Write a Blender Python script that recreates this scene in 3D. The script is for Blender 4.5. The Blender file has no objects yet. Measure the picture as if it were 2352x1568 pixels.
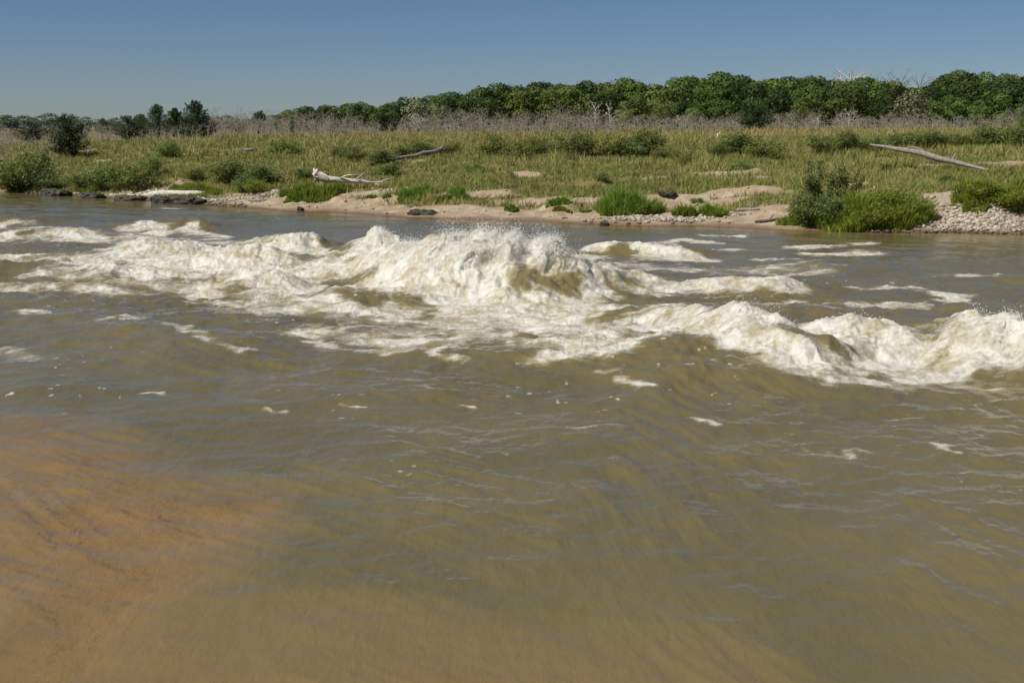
import bpy, math, random
import numpy as np

R = math.radians
# ------------------------------------------------------------------ camera, sky, sun, exposure
HCAM, FPX, PITCH = 2.6, 2522.0, 10.95
scene = bpy.context.scene
cam_d = bpy.data.cameras.new('camera')
cam = bpy.data.objects.new('camera', cam_d)
scene.collection.objects.link(cam)
cam.location = (0, 0, HCAM)
cam.rotation_euler = (R(90 - PITCH), 0, 0)
cam_d.sensor_width = 36.0
cam_d.lens = 36.0 * FPX / 2352.0
cam_d.clip_start = 0.05
cam_d.clip_end = 8000
scene.camera = cam

SUN_EL, SUN_AZ = 52.0, -122.0           # azimuth measured from +Y (view direction) towards +X; negative = left
world = bpy.data.worlds.new('World')
scene.world = world
world.use_nodes = True
wn = world.node_tree.nodes
wl = world.node_tree.links
wn.clear()
sky = wn.new('ShaderNodeTexSky')
sky.sky_type = 'NISHITA'
sky.sun_disc = False
sky.sun_elevation = R(SUN_EL)
sky.sun_rotation = R(SUN_AZ)
sky.altitude = 1200
sky.air_density = 1.0
sky.dust_density = 0.4
sky.ozone_density = 3.0
tint = wn.new('ShaderNodeMix'); tint.data_type = 'RGBA'; tint.blend_type = 'MULTIPLY'
tint.inputs['Factor'].default_value = 1.0
tint.inputs['B'].default_value = (0.62, 0.70, 0.84, 1)
bg = wn.new('ShaderNodeBackground')
bg.inputs['Strength'].default_value = 0.058
wo = wn.new('ShaderNodeOutputWorld')
wl.new(sky.outputs[0], tint.inputs['A'])
wl.new(tint.outputs['Result'], bg.inputs['Color'])
wl.new(bg.outputs[0], wo.inputs['Surface'])

sun_d = bpy.data.lights.new('sun', 'SUN')
sun_d.energy = 4.6
sun_d.angle = R(0.5)
sun_d.color = (1.0, 0.95, 0.86)
sun = bpy.data.objects.new('sun', sun_d)
scene.collection.objects.link(sun)
sun.rotation_euler = (R(90 - SUN_EL), 0, R(180 - SUN_AZ))
# light travels from azimuth SUN_AZ: lamp's -Z must point away from it
import mathutils
az, el = R(SUN_AZ), R(SUN_EL)
to_sun = mathutils.Vector((math.sin(az) * math.cos(el), math.cos(az) * math.cos(el), math.sin(el)))
sun.rotation_euler = to_sun.to_track_quat('Z', 'Y').to_euler()

vs = scene.view_settings
vs.view_transform = 'Standard'
vs.look = 'None'
vs.exposure = 0.2
vs.gamma = 1.0
vs.use_curve_mapping = False
scene.cycles.max_bounces = 6
scene.cycles.transparent_max_bounces = 6
scene.cycles.use_denoising = True

# ------------------------------------------------------------------ helpers
rng = np.random.default_rng(7)
rnd = random.Random(11)
TH = R(PITCH)
FW = np.array([0, math.cos(TH), -math.sin(TH)])
UP = np.array([0, math.sin(TH), math.cos(TH)])


def ray(px, py):
    d = FW + (px - 1176) / FPX * np.array([1.0, 0, 0]) + (784 - py) / FPX * UP
    return d


def at(px, py, z=0.0):
    """world x, y of the point at height z seen at this place of the photograph"""
    d = ray(px, py)
    t = (z - HCAM) / d[2]
    return d[0] * t, d[1] * t


_TAB = {}


def gnoise(x, y, seed=0):
    if seed not in _TAB:
        a = np.random.default_rng(100 + seed).random((256, 256)) * 2 * np.pi
        _TAB[seed] = (np.cos(a).astype(np.float32), np.sin(a).astype(np.float32))
    gx, gy = _TAB[seed]
    xf = np.floor(x); yf = np.floor(y)
    fx = (x - xf).astype(np.float32); fy = (y - yf).astype(np.float32)
    xi = xf.astype(np.int64) & 255; yi = yf.astype(np.int64) & 255
    x1 = (xi + 1) & 255; y1 = (yi + 1) & 255
    u = fx * fx * fx * (fx * (fx * 6 - 15) + 10)
    v = fy * fy * fy * (fy * (fy * 6 - 15) + 10)
    a = gx[yi, xi] * fx + gy[yi, xi] * fy
    b = gx[yi, x1] * (fx - 1) + gy[yi, x1] * fy
    c = gx[y1, xi] * fx + gy[y1, xi] * (fy - 1)
    d = gx[y1, x1] * (fx - 1) + gy[y1, x1] * (fy - 1)
    return ((a + (b - a) * u) * (1 - v) + (c + (d - c) * u) * v) * 1.6


def fbm(x, y, seed=0, oct=4, gain=0.5, lac=2.03):
    s = 0; a = 1; t = 0
    for k in range(oct):
        s = s + a * gnoise(x, y, seed + k); t += a
        x = x * lac + 17.3; y = y * lac - 9.1; a *= gain
    return s / t


def ridged(x, y, seed=0, oct=3):
    s = 0; a = 1; t = 0
    for k in range(oct):
        s = s + a * (1 - 2 * np.abs(gnoise(x, y, seed + k))); t += a
        x = x * 2.1 + 5.3; y = y * 2.1 + 1.7; a *= 0.5
    return s / t


def sstep(a, b, x):
    t = np.clip((x - a) / (b - a), 0, 1)
    return t * t * (3 - 2 * t)


def polydist(x, y, pts):
    """distance to a polyline, signed across it (positive on the camera's side of a left-to-right line), interpolation weights"""
    best = np.full(x.shape, 1e9, np.float32)
    sd = np.zeros(x.shape, np.float32)
    tt = np.zeros(x.shape, np.float32)
    for i in range(len(pts) - 1):
        ax, ay = pts[i][:2]; bx, by = pts[i + 1][:2]
        dx, dy = bx - ax, by - ay
        L2 = dx * dx + dy * dy + 1e-9
        t = np.clip(((x - ax) * dx + (y - ay) * dy) / L2, 0, 1)
        ex = x - ax - t * dx; ey = y - ay - t * dy
        d = np.sqrt(ex * ex + ey * ey)
        side = (dx * -ey + dy * ex) / (math.sqrt(L2) * (d + 1e-6))       # + : to the right of the direction of travel = towards camera
        m = d < best
        best = np.where(m, d, best)
        sd = np.where(m, d * side, sd)
        tt = np.where(m, i + t, tt)
    return best, sd, tt


C = scene.collection


def tag(o, label=None, cat=None, group=None, kind=None):
    if label: o['label'] = label
    if cat: o['category'] = cat
    if group: o['group'] = group
    if kind: o['kind'] = kind
    return o


def link(name, mesh, parent=None, loc=None, rz=None, sc=None):
    o = bpy.data.objects.new(name, mesh)
    C.objects.link(o)
    if parent is not None: o.parent = parent
    if loc is not None: o.location = loc
    if rz is not None: o.rotation_euler = (0, 0, rz)
    if sc is not None: o.scale = sc if hasattr(sc, '__len__') else (sc, sc, sc)
    return o


def np_mesh(name, verts, faces, mat=None, smooth=False, attrs=None):
    """verts (n,3), faces (m,3) or (m,4)"""
    verts = np.asarray(verts, np.float32); faces = np.asarray(faces, np.int32)
    me = bpy.data.meshes.new(name)
    k = faces.shape[1]
    me.vertices.add(len(verts)); me.vertices.foreach_set('co', verts.ravel())
    me.loops.add(faces.size); me.loops.foreach_set('vertex_index', faces.ravel())
    me.polygons.add(len(faces))
    me.polygons.foreach_set('loop_start', np.arange(0, faces.size, k, dtype=np.int32))
    me.polygons.foreach_set('loop_total', np.full(len(faces), k, np.int32))
    if smooth: me.polygons.foreach_set('use_smooth', np.ones(len(faces), bool))
    me.update(calc_edges=True)
    for n, a in (attrs or {}).items():
        a = np.asarray(a, np.float32)
        if a.ndim == 1:
            at_ = me.attributes.new(n, 'FLOAT', 'POINT'); at_.data.foreach_set('value', a)
        else:
            at_ = me.attributes.new(n, 'FLOAT_COLOR', 'POINT')
            if a.shape[1] == 3: a = np.hstack([a, np.ones((len(a), 1), np.float32)])
            at_.data.foreach_set('color', a.ravel())
    if mat: me.materials.append(mat)
    return me


# --- materials
def mat_new(name):
    m = bpy.data.materials.new(name); m.use_nodes = True
    nt = m.node_tree; nt.nodes.clear()
    return m, nt, nt.nodes, nt.links


def N(nt, t, **kw):
    n = nt.nodes.new(t)
    for k, v in kw.items():
        if k in n.inputs.keys(): n.inputs[k].default_value = v
        else: setattr(n, k, v)
    return n


def mixc(nt, fac, a, b, blend='MIX'):
    n = nt.nodes.new('ShaderNodeMix'); n.data_type = 'RGBA'; n.blend_type = blend
    for key, v in (('Factor', fac), ('A', a), ('B', b)):
        s = n.inputs[key]
        if hasattr(v, 'is_output'): nt.links.new(v, s)
        else: s.default_value = v if key == 'Factor' else (*v, 1) if len(v) == 3 else v
    return n.outputs['Result']


def math_(nt, op, a, b=None, c=None):
    n = nt.nodes.new('ShaderNodeMath'); n.operation = op
    for i, v in enumerate((a, b, c)):
        if v is None: continue
        if hasattr(v, 'is_output'): nt.links.new(v, n.inputs[i])
        else: n.inputs[i].default_value = v
    return n.outputs[0]


def maprange(nt, v, a, b, c=0.0, d=1.0):
    n = nt.nodes.new('ShaderNodeMapRange'); n.interpolation_type = 'SMOOTHSTEP'
    nt.links.new(v, n.inputs[0])
    for i, q in zip((1, 2, 3, 4), (a, b, c, d)): n.inputs[i].default_value = q
    return n.outputs[0]


def noise_(nt, vec, scale, detail=4, rough=0.55, dist=0.0):
    n = nt.nodes.new('ShaderNodeTexNoise')
    n.inputs['Scale'].default_value = scale; n.inputs['Detail'].default_value = detail
    n.inputs['Roughness'].default_value = rough; n.inputs['Distortion'].default_value = dist
    if vec is not None: nt.links.new(vec, n.inputs['Vector'])
    return n.outputs['Fac']


def attr(nt, name):
    n = nt.nodes.new('ShaderNodeAttribute'); n.attribute_name = name
    return n


def foliage_mat(name, base, spread=0.35, trans=0.25, rough=0.6, random_obj=0.0, alt=None):
    """leaf colour varies leaf by leaf (attribute tone) and plant by plant"""
    m, nt, nn, ll = mat_new(name)
    a = attr(nt, 'tone')
    lo = tuple(c * (1 - spread) for c in base); hi = tuple(min(1, c * (1 + spread)) for c in base)
    if alt: hi = alt
    col = mixc(nt, a.outputs['Fac'], lo, hi)
    if random_obj:
        oi = nn.new('ShaderNodeObjectInfo')
        f = maprange(nt, oi.outputs['Random'], 0, 1, 1 - random_obj, 1 + random_obj)
        hs = nn.new('ShaderNodeHueSaturation')
        ll.new(col, hs.inputs['Color']); ll.new(f, hs.inputs['Value'])
        r2 = math_(nt, 'FRACT', math_(nt, 'MULTIPLY', oi.outputs['Random'], 17.3))
        ll.new(maprange(nt, r2, 0, 1, 0.475, 0.515), hs.inputs['Hue'])
        col = hs.outputs[0]
    p = N(nt, 'ShaderNodeBsdfPrincipled'); p.inputs['Roughness'].default_value = rough
    p.inputs['Specular IOR Level'].default_value = 0.25
    ll.new(col, p.inputs['Base Color'])
    t = nn.new('ShaderNodeBsdfTranslucent'); ll.new(col, t.inputs['Color'])
    mx = nn.new('ShaderNodeMixShader'); mx.inputs[0].default_value = trans
    ll.new(p.outputs[0], mx.inputs[1]); ll.new(t.outputs[0], mx.inputs[2])
    o = nn.new('ShaderNodeOutputMaterial'); ll.new(mx.outputs[0], o.inputs[0])
    return m


def wood_mat(name, c1, c2, scale=6.0, rough=0.85, bump=0.4, stretch=(1, 1, 1), random_obj=0.0):
    m, nt, nn, ll = mat_new(name)
    tc = nn.new('ShaderNodeTexCoord'); mp = nn.new('ShaderNodeMapping')
    mp.inputs['Scale'].default_value = stretch
    ll.new(tc.outputs['Object'], mp.inputs[0])
    f = noise_(nt, mp.outputs[0], scale, 6, 0.65, 0.6)
    f2 = maprange(nt, f, 0.35, 0.68)
    col = mixc(nt, f2, c1, c2)
    if random_obj:
        oi = nn.new('ShaderNodeObjectInfo')
        hs = nn.new('ShaderNodeHueSaturation'); ll.new(col, hs.inputs['Color'])
        ll.new(maprange(nt, oi.outputs['Random'], 0, 1, 1 - random_obj, 1 + random_obj), hs.inputs['Value'])
        col = hs.outputs[0]
    p = N(nt, 'ShaderNodeBsdfPrincipled'); p.inputs['Roughness'].default_value = rough
    p.inputs['Specular IOR Level'].default_value = 0.2
    ll.new(col, p.inputs['Base Color'])
    b = nn.new('ShaderNodeBump'); b.inputs['Strength'].default_value = bump; b.inputs['Distance'].default_value = 0.03
    ll.new(f, b.inputs['Height']); ll.new(b.outputs[0], p.inputs['Normal'])
    o = nn.new('ShaderNodeOutputMaterial'); ll.new(p.outputs[0], o.inputs[0])
    return m


# ------------------------------------------------------------------ the lie of the land
SH = [(0, 440), (60, 443), (200, 451), (330, 461), (480, 470), (560, 476), (650, 482), (800, 489), (930, 496), (1100, 503),
      (1250, 508), (1400, 516), (1600, 519), (1750, 524), (1850, 530), (2050, 535), (2200, 535), (2352, 537)]
shx = []; shy = []
for p in SH:
    a_, b_ = at(*p); shx.append(a_); shy.append(b_)
shx = np.array([-140, -60, -32] + shx + [20, 45, 140]); shy = np.array([150, 84, 56] + shy + [25.5, 22, 10])


def yshore(x):
    j = 0.35 * gnoise(x * 0.45, x * 0 + 3.3, 31) + 0.12 * gnoise(x * 1.7, x * 0 + 8.3, 32)
    return np.interp(x, shx, shy) + j


# sandy shoal in the near left corner and paler bar along the near edge: points of the photograph, radius, rise above the deep bed
SHOAL = [([(-300, 1080), (60, 1085), (260, 1130), (345, 1165)], 0.55, 1.0),
         ([(-200, 1180), (120, 1200), (290, 1220)], 0.58, 1.0),
         ([(-100, 1330), (150, 1300), (250, 1290)], 0.55, .98),
         ([(-100, 1600), (130, 1520), (230, 1400), (300, 1320)], 0.40, 1.0),
         ([(-300, 1010), (30, 1010)], 0.60, 0.85),
         ([(60, 1640), (420, 1600), (800, 1620), (1300, 1620), (1700, 1660)], 0.34, 0.80),
         ([(430, 1460), (800, 1450), (1200, 1500), (1600, 1520)], 0.40, 0.55)]
_SHW = [([at(*q) for q in pts], r, a) for pts, r, a in SHOAL]


def bed(x, y):
    """height of the river bed"""
    deep = -0.20 - .6 * sstep(9.5, 13, y)
    near = 0
    x0_, y0_ = x, y
    x = x + .35 * fbm(x0_ * .8, y0_ * .8, 300, 3); y = y + .35 * fbm(x0_ * .8, y0_ * .8, 304, 3)
    for pts, r, a in _SHW:
        d, _, _ = polydist(x, y, pts)
        near = near + (a * np.exp(-(d / r) ** 2 * .40)) ** 3
    near = near ** (1 / 3.0); near = near / (1 + near ** 5) ** .2 * 1.08
    near = np.maximum(near, sstep(3.0, 1.2, y + 0.25 * x))
    near = near + 0.12 * fbm(x * 1.3, y * 1.3, 41, 3) * sstep(0.1, 0.5, near)
    return deep + 0.115 * np.minimum(near, 1.0) + 1.2 * sstep(2.2, .9, y0_ + .2 * x0_)


def hill_ridge(a):
    return np.interp(a, [-0.6, -0.19, -0.13, -0.09, -0.01, 0.02, 0.13, 0.23, 0.31, 0.36, 0.4, 0.6],
                     [2.0, 2.1, 2.5, 3.0, 3.7, 4.2, 5.0, 5.8, 5.6, 4.5, 5.9, 5.6])


_SB_S = [-30, -7, -2.5, 0, 3.2, 4.2, 11, 21, 29, 44, 80, 400, 3000]
_SB_Z = [-0.8, -0.8, -0.28, 0, .20, .42, .92, 1.49, 1.80, 2.12, 2.2, 2.2, 2.2]
_ST_Z = [-0.8, -0.8, -0.5, -.02, .42, .52, .96, 1.49, 1.80, 2.12, 2.2, 2.2, 2.2]


def gz(x, y, fine=True):
    x = np.asarray(x, float); y = np.asarray(y, float)
    ys = yshore(x)
    s = y - ys
    z1 = np.interp(s, _SB_S, _SB_Z); z2 = np.interp(s, _SB_S, _ST_Z)
    bl = sstep(-12.5, -10, x) * sstep(8.0, 6.0, x)
    z = z2 * (1 - bl) + z1 * bl
    a = x / np.maximum(y, 1)
    m = np.interp(a, [-0.6, -0.45, -0.2, 0, 0.45, 0.6], [0.80, 0.84, 0.97, 1.0, 1.13, 1.15])
    z = np.where(z > 0, z * m, z)
    # gravel cut bank at the right
    cut = sstep(8.9, 10.5, x) * sstep(60, 40, y)
    zc = np.interp(s, [-1, 0, 1.2, 1.7, 2.6, 6], [-.3, 0, .34, .72, .82, .82])
    z = np.where((cut > 0) & (s > 0), np.maximum(z, zc * cut), z)
    land = sstep(0.0, 2.5, s)
    # terraces and hummocks
    z = z + land * (0.10 * fbm(x * 0.30, y * 0.20, 51, 4) + 0.05 * gnoise(x * 1.1, y * 0.9, 55))
    tz = fbm(x * 0.22 + 3, y * 0.35, 57, 3)
    z = z + land * 0.14 * sstep(-0.05, 0.05, tz) * sstep(40, 20, s)
    hr = hill_ridge(a)
    z = z + (hr - 2.2).clip(0) * sstep(112, 195, y) - 6.0 * sstep(230, 420, y) * sstep(0.05, .3, (hr - 2.2).clip(0))
    z = np.where((s > .5) & (z < .05), .05, z)
    # bed under the main stream and the near bank
    b = bed(x, y)
    mixr = sstep(-9, -6, s)
    z = np.where(s < -6, np.minimum(z, b) * 0 + b * (1 - mixr) + z * mixr, z)
    nb = sstep(1.0, -3.0, y + 0.1 * x)
    z = np.where(y < 2, z + nb * 1.8, z)
    return z


def polar_grid(r, az_, ):
    A, RR = np.meshgrid(az_, r)
    X = RR * np.sin(A); Y = RR * np.cos(A)
    nr, na = X.shape
    i = np.arange(nr - 1)[:, None] * na + np.arange(na - 1)[None, :]
    F = np.stack([i, i + 1, i + 1 + na, i + na], -1).reshape(-1, 4)
    return X.ravel(), Y.ravel(), F, nr, na


def project(x, y, z):
    """photo px of world points (used only to thin out what cannot be seen large)"""
    dx = x; dy = y * FW[1] + (z - HCAM) * FW[2]; dz = y * UP[1] + (z - HCAM) * UP[2]
    return 1176 + FPX * dx / dy, 784 - FPX * dz / dy


# --- bare sand and gravel patches on the bank: (photo x, y, half width m, half depth m)
def ground_hit(px, py, z0=1.0):
    d = ray(px, py)
    t = 12.0
    while t < 900:
        X, Y, Z = d[0] * t, d[1] * t, HCAM + d[2] * t
        if Z <= float(gz(np.array([X]), np.array([Y]))[0]): return X, Y
        t += 0.12 + t * 0.004
    return d[0] * 90, d[1] * 90


BARE = [(1200, 396, 1.0, .8), (1505, 409, .7, .7), (1690, 405, 1.8, 1.0), (1760, 412, 1.6, .8), (1640, 470, 2.4, .8), (1700, 440, 1.6, .8),
        (1560, 468, 1.6, .8), (2010, 432, 1.6, .6), (2090, 430, 1.2, .5), (2140, 380, .7, .5), (2310, 378, 1.4, .8), (2180, 470, 1.4, .7),
        (1950, 425, 1.2, .5), (60, 352, 2.2, 1.3), (20, 375, 1.8, 1.5), (10, 405, 1.4, 1.6), (200, 345, 1.4, .9), (255, 370, .8, .9),
        (900, 455, 1.5, .7), (1100, 455, 2.0, .5), (1240, 467, 2.0, .7), (380, 432, 1.6, .7), (600, 445, 1.5, .7), (830, 450, 1.8, .6),
        (1330, 462, 1.2, .6), (750, 365, .5, .4), (540, 380, .5, .4), (1780, 480, 2.2, .7), (1870, 395, .6, .4)]
_BARE = [(*ground_hit(a_, b_), c_ * .75, d_ * .62) for a_, b_, c_, d_ in BARE]
GRAVEL = [(1500, 503, 1.4, .5), (1450, 500, .8, .4), (1570, 508, .9, .35), (2180, 505, 1.2, .8), (2280, 500, 1.4, .8), (2350, 510, 1.2, .8), (2230, 520, 1.6, .5),
          (180, 448, 1.6, .5), (260, 452, 1.4, .5), (310, 450, 1.4, .7), (370, 440, 1.2, .5), (500, 460, 1.1, .4), (450, 462, 1.3, .35),
          (580, 455, .9, .4), (610, 450, .8, .4), (1650, 498, .8, .3), (880, 447, .9, .4), (680, 440, .9, .4)]
_GRAV = [(*ground_hit(a_, b_), c_, d_) for a_, b_, c_, d_ in GRAVEL]


def blobs(x, y, lst, seed):
    v = np.zeros(np.shape(x))
    j = 0.55 * fbm(x * 0.9, y * 0.9, seed, 4)
    for bx, by, rx, ry in lst:
        d = np.sqrt(((x - bx) / rx) ** 2 + ((y - by) / ry) ** 2)
        v = np.maximum(v, 1.5 - d)
    return sstep(0.25, 0.75, v + j * 1.4)


def bare_mask(x, y):
    s = y - yshore(x)
    bl = sstep(-11.5, -9.5, x) * sstep(9.0, 7.5, x)
    beach = sstep(3.2 , 2.2, s + 0.9 * fbm(x * 0.5, y * 0.7, 61, 3)) * bl
    edge = sstep(0.7, 0.2, s)
    n = sstep(0.38, 0.5, fbm(x * 0.35, y * 0.55, 63, 4)) * sstep(40, 6, s) * 0.8
    return np.clip(np.maximum.reduce([beach, edge, blobs(x, y, _BARE, 65), n]), 0, 1)


# ground sheet
r1 = [0.4]
while r1[-1] < 3500:
    r = r1[-1]
    px_row = r * r / (HCAM * 1100) * 0.7
    if r < 24: dr = 0.03 + r * 0.012
    elif r < 80: dr = 0.09 + (r - 24) * 0.004
    else: dr = 0.32 + (r - 80) * 0.02
    r1.append(r + dr)
azs = np.concatenate([np.linspace(-math.pi, -0.62, 50)[:-1], np.linspace(-0.62, 0.62, 900), np.linspace(0.62, math.pi, 50)[1:]])
gx, gy, gF, nr, na = polar_grid(np.array(r1), azs)
gzv = gz(gx, gy)
sv = gy - yshore(gx)
bare = bare_mask(gx, gy) * (sv > -1)
grav = blobs(gx, gy, _GRAV, 67) * (sv > -0.6)
gzv = gzv + bare * (sv > 0) * 0.025 * fbm(gx * 3, gy * 3, 71, 3)
wet = sstep(0.9, 0.1, sv + 0.3 * gnoise(gx * .8, gy * .8, 73)) * (sv > -7)
gm, nt, nn, ll = mat_new('ground_soil')
geo = nn.new('ShaderNodeNewGeometry'); pos = geo.outputs['Position']
n1 = noise_(nt, pos, 0.35, 6, 0.6); n2 = noise_(nt, pos, 2.2, 6, 0.65); n3 = noise_(nt, pos, 14, 5, 0.7); n4 = noise_(nt, pos, 60, 3, 0.7)
grass_c = mixc(nt, maprange(nt, n1, 0.4, 0.6), (0.160, 0.165, 0.050), (0.24, 0.17, 0.075))
grass_c = mixc(nt, maprange(nt, n3, 0.35, 0.7), grass_c, (0.15, 0.12, 0.06))
sand_c = mixc(nt, maprange(nt, n2, 0.35, 0.65), (0.32, 0.225, 0.14), (0.44, 0.36, 0.26))
sand_c = mixc(nt, maprange(nt, n3, 0.55, 0.75), sand_c, (0.52, 0.45, 0.36))
sand_c = mixc(nt, maprange(nt, n4, 0.6, 0.75), sand_c, (0.20, 0.14, 0.08))
grav_c = mixc(nt, maprange(nt, n4, 0.4, 0.6), (0.22, 0.17, 0.11), (0.50, 0.45, 0.36))
bed_c = mixc(nt, maprange(nt, n2, 0.4, 0.62), (0.57, 0.415, 0.21), (0.46, 0.33, 0.16))
# scattered dark specks in the hollows of the shoal's bump pattern
mp = nn.new('ShaderNodeMapping'); mp.inputs['Scale'].default_value = (15, 9, 1); mp.inputs['Rotation'].default_value = (0, 0, R(25))
ll.new(pos, mp.inputs[0])
pit = noise_(nt, mp.outputs[0], 1.0, 3, 0.6, 0.5)
bigp = noise_(nt, pos, 1.1, 3, 0.5)
pitm = math_(nt, 'MULTIPLY', maprange(nt, pit, 0.58, 0.70), maprange(nt, bigp, 0.42, 0.56))
bed_c = mixc(nt, math_(nt, 'MULTIPLY', pitm, 0.65), bed_c, (0.10, 0.06, 0.03))
a_bare = attr(nt, 'bare').outputs['Fac']; a_grav = attr(nt, 'grav').outputs['Fac']; a_bed = attr(nt, 'bedm').outputs['Fac']; a_wet = attr(nt, 'wet').outputs['Fac']
col = mixc(nt, a_bare, grass_c, sand_c)
col = mixc(nt, a_grav, col, grav_c)
col = mixc(nt, math_(nt, 'MULTIPLY', a_wet, 0.8), col, (0.19, 0.125, 0.08))
col = mixc(nt, a_bed, col, bed_c)
p = N(nt, 'ShaderNodeBsdfPrincipled'); p.inputs['Specular IOR Level'].default_value = 0.15
ll.new(maprange(nt, a_wet, 0, 1, 0.95, 0.45), p.inputs['Roughness'])
ll.new(col, p.inputs['Base Color'])
bp = nn.new('ShaderNodeBump'); bp.inputs['Distance'].default_value = 0.06; bp.inputs['Strength'].default_value = 0.8
hsum = math_(nt, 'ADD', math_(nt, 'MULTIPLY', pit, -0.5), math_(nt, 'ADD', n3, math_(nt, 'MULTIPLY', n4, 0.3)))
ll.new(hsum, bp.inputs['Height']); ll.new(bp.outputs[0], p.inputs['Normal'])
o = nn.new('ShaderNodeOutputMaterial'); ll.new(p.outputs[0], o.inputs[0])
me = np_mesh('ground', np.stack([gx, gy, gzv], 1), gF, gm, True,
             {'bare': bare, 'grav': grav, 'bedm': sstep(-1.0, -4.0, sv) * (gy > 0.2), 'wet': wet})
ground = link('ground', me); tag(ground, kind='structure')

# ------------------------------------------------------------------ the river
# ridges: [(photo x, y of the crest, height)], width on the near side, width on the far side, lean towards the camera
RIDGES = [
    ([(850, 556, .55), (930, 550, .74), (1000, 543, .86), (1070, 536, .96), (1130, 526, 1.06), (1190, 538, .98), (1240, 548, .92), (1290, 572, .72), (1325, 605, .40)], .80, 1.2, .26),
    ([(890, 615, .40), (950, 600, .50), (1020, 602, .52), (1090, 615, .48), (1150, 645, .28)], .55, .8, .15),
    ([(730, 668, .16), (830, 656, .28), (890, 666, .25), (940, 680, .10)], .7, .8, .05),
    ([(400, 595, .2), (480, 573, .34), (520, 557, .48), (548, 550, .54), (590, 565, .42), (640, 582, .32), (680, 590, .15)], .6, .9, .12),
    ([(490, 632, .2), (560, 615, .36), (620, 612, .40), (665, 628, .26)], .5, .7, .15),
    ([(580, 548, .25), (640, 538, .34), (685, 524, .50), (705, 531, .40), (722, 545, .25)], .6, .9, .12),
    ([(810, 552, .3), (845, 543, .42), (872, 533, .56), (900, 545, .38), (930, 552, .3)], .5, .8, .1),
    ([(250, 520, .1), (300, 512, .20), (345, 502, .28), (385, 502, .26), (435, 494, .38), (470, 500, .28), (505, 515, .12)], .8, 1.0, .1),
    ([(-60, 502, .15), (0, 496, .22), (50, 490, .30), (90, 495, .22), (130, 505, .1)], .8, 1.0, .1),
    ([(-60, 535, .12), (0, 530, .18), (60, 524, .22), (115, 518, .30), (170, 523, .2), (230, 535, .1)], .7, 1.0, .1),
    ([(200, 575, .1), (280, 562, .22), (340, 555, .3), (400, 549, .38), (450, 560, .2)], .7, .9, .05),
    ([(-80, 592, .22), (0, 595, .25), (140, 600, .28), (260, 612, .26), (380, 625, .2), (440, 632, .1)], 1.1, .7, 0),
    ([(1420, 725, .12), (1520, 705, .26), (1620, 698, .36), (1700, 706, .44), (1760, 716, .50), (1820, 738, .52), (1855, 753, .48), (1872, 785, .2)], .5, .8, .18),
    ([(1000, 800, .08), (1150, 788, .12), (1350, 770, .24), (1500, 757, .32), (1620, 774, .30), (1760, 814, .2), (1900, 850, .12)], 1.3, .9, 0),
    ([(1885, 750, .25), (1940, 728, .42), (1990, 722, .50), (2050, 730, .46), (2095, 745, .40), (2120, 780, .2)], .5, .7, .12),
    ([(2110, 728, .3), (2180, 722, .42), (2240, 728, .45), (2290, 716, .62), (2320, 720, .62), (2352, 742, .55), (2430, 765, .4)], .55, .8, .1),
    ([(1360, 556, .2), (1420, 549, .28), (1500, 560, .2), (1580, 573, .14), (1640, 578, .06)], .4, .6, .05),
    ([(1570, 645, .12), (1660, 640, .2), (1740, 640, .22), (1790, 633, .28), (1835, 650, .1)], .4, .6, .05),
    ([(1330, 645, .15), (1400, 626, .28), (1470, 630, .24), (1540, 645, .1)], .45, .6, .05),
    ([(960, 548, .45), (1010, 540, .62), (1050, 545, .5)], .5, .6, .1),
    ([(700, 588, .18), (780, 574, .28), (850, 582, .30), (900, 592, .24)], .6, .9, .05),
    ([(560, 670, .1), (640, 662, .18), (700, 672, .1)], .5, .5, 0),
    ([(1900, 575, .05), (1980, 568, .12), (2060, 575, .05)], .5, .5, 0),
    ([(1280, 830, .04), (1450, 845, .12), (1560, 870, .1), (1700, 900, .04)], .7, .6, 0),
    ([(100, 720, .05), (300, 735, .12), (480, 775, .1), (560, 805, .04)], .8, .7, 0),
    ([(2150, 640, .04), (2300, 632, .1), (2450, 625, .08)], .7, .8, 0),
    ([(1750, 590, .05), (1950, 600, .14), (2150, 595, .1)], 1.0, 1.2, 0),
]
RW = []
for pts, wf, wb, lean in RIDGES:
    RW.append(([(*at(a_, b_, h_), h_) for a_, b_, h_ in pts], wf, wb, lean))

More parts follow.
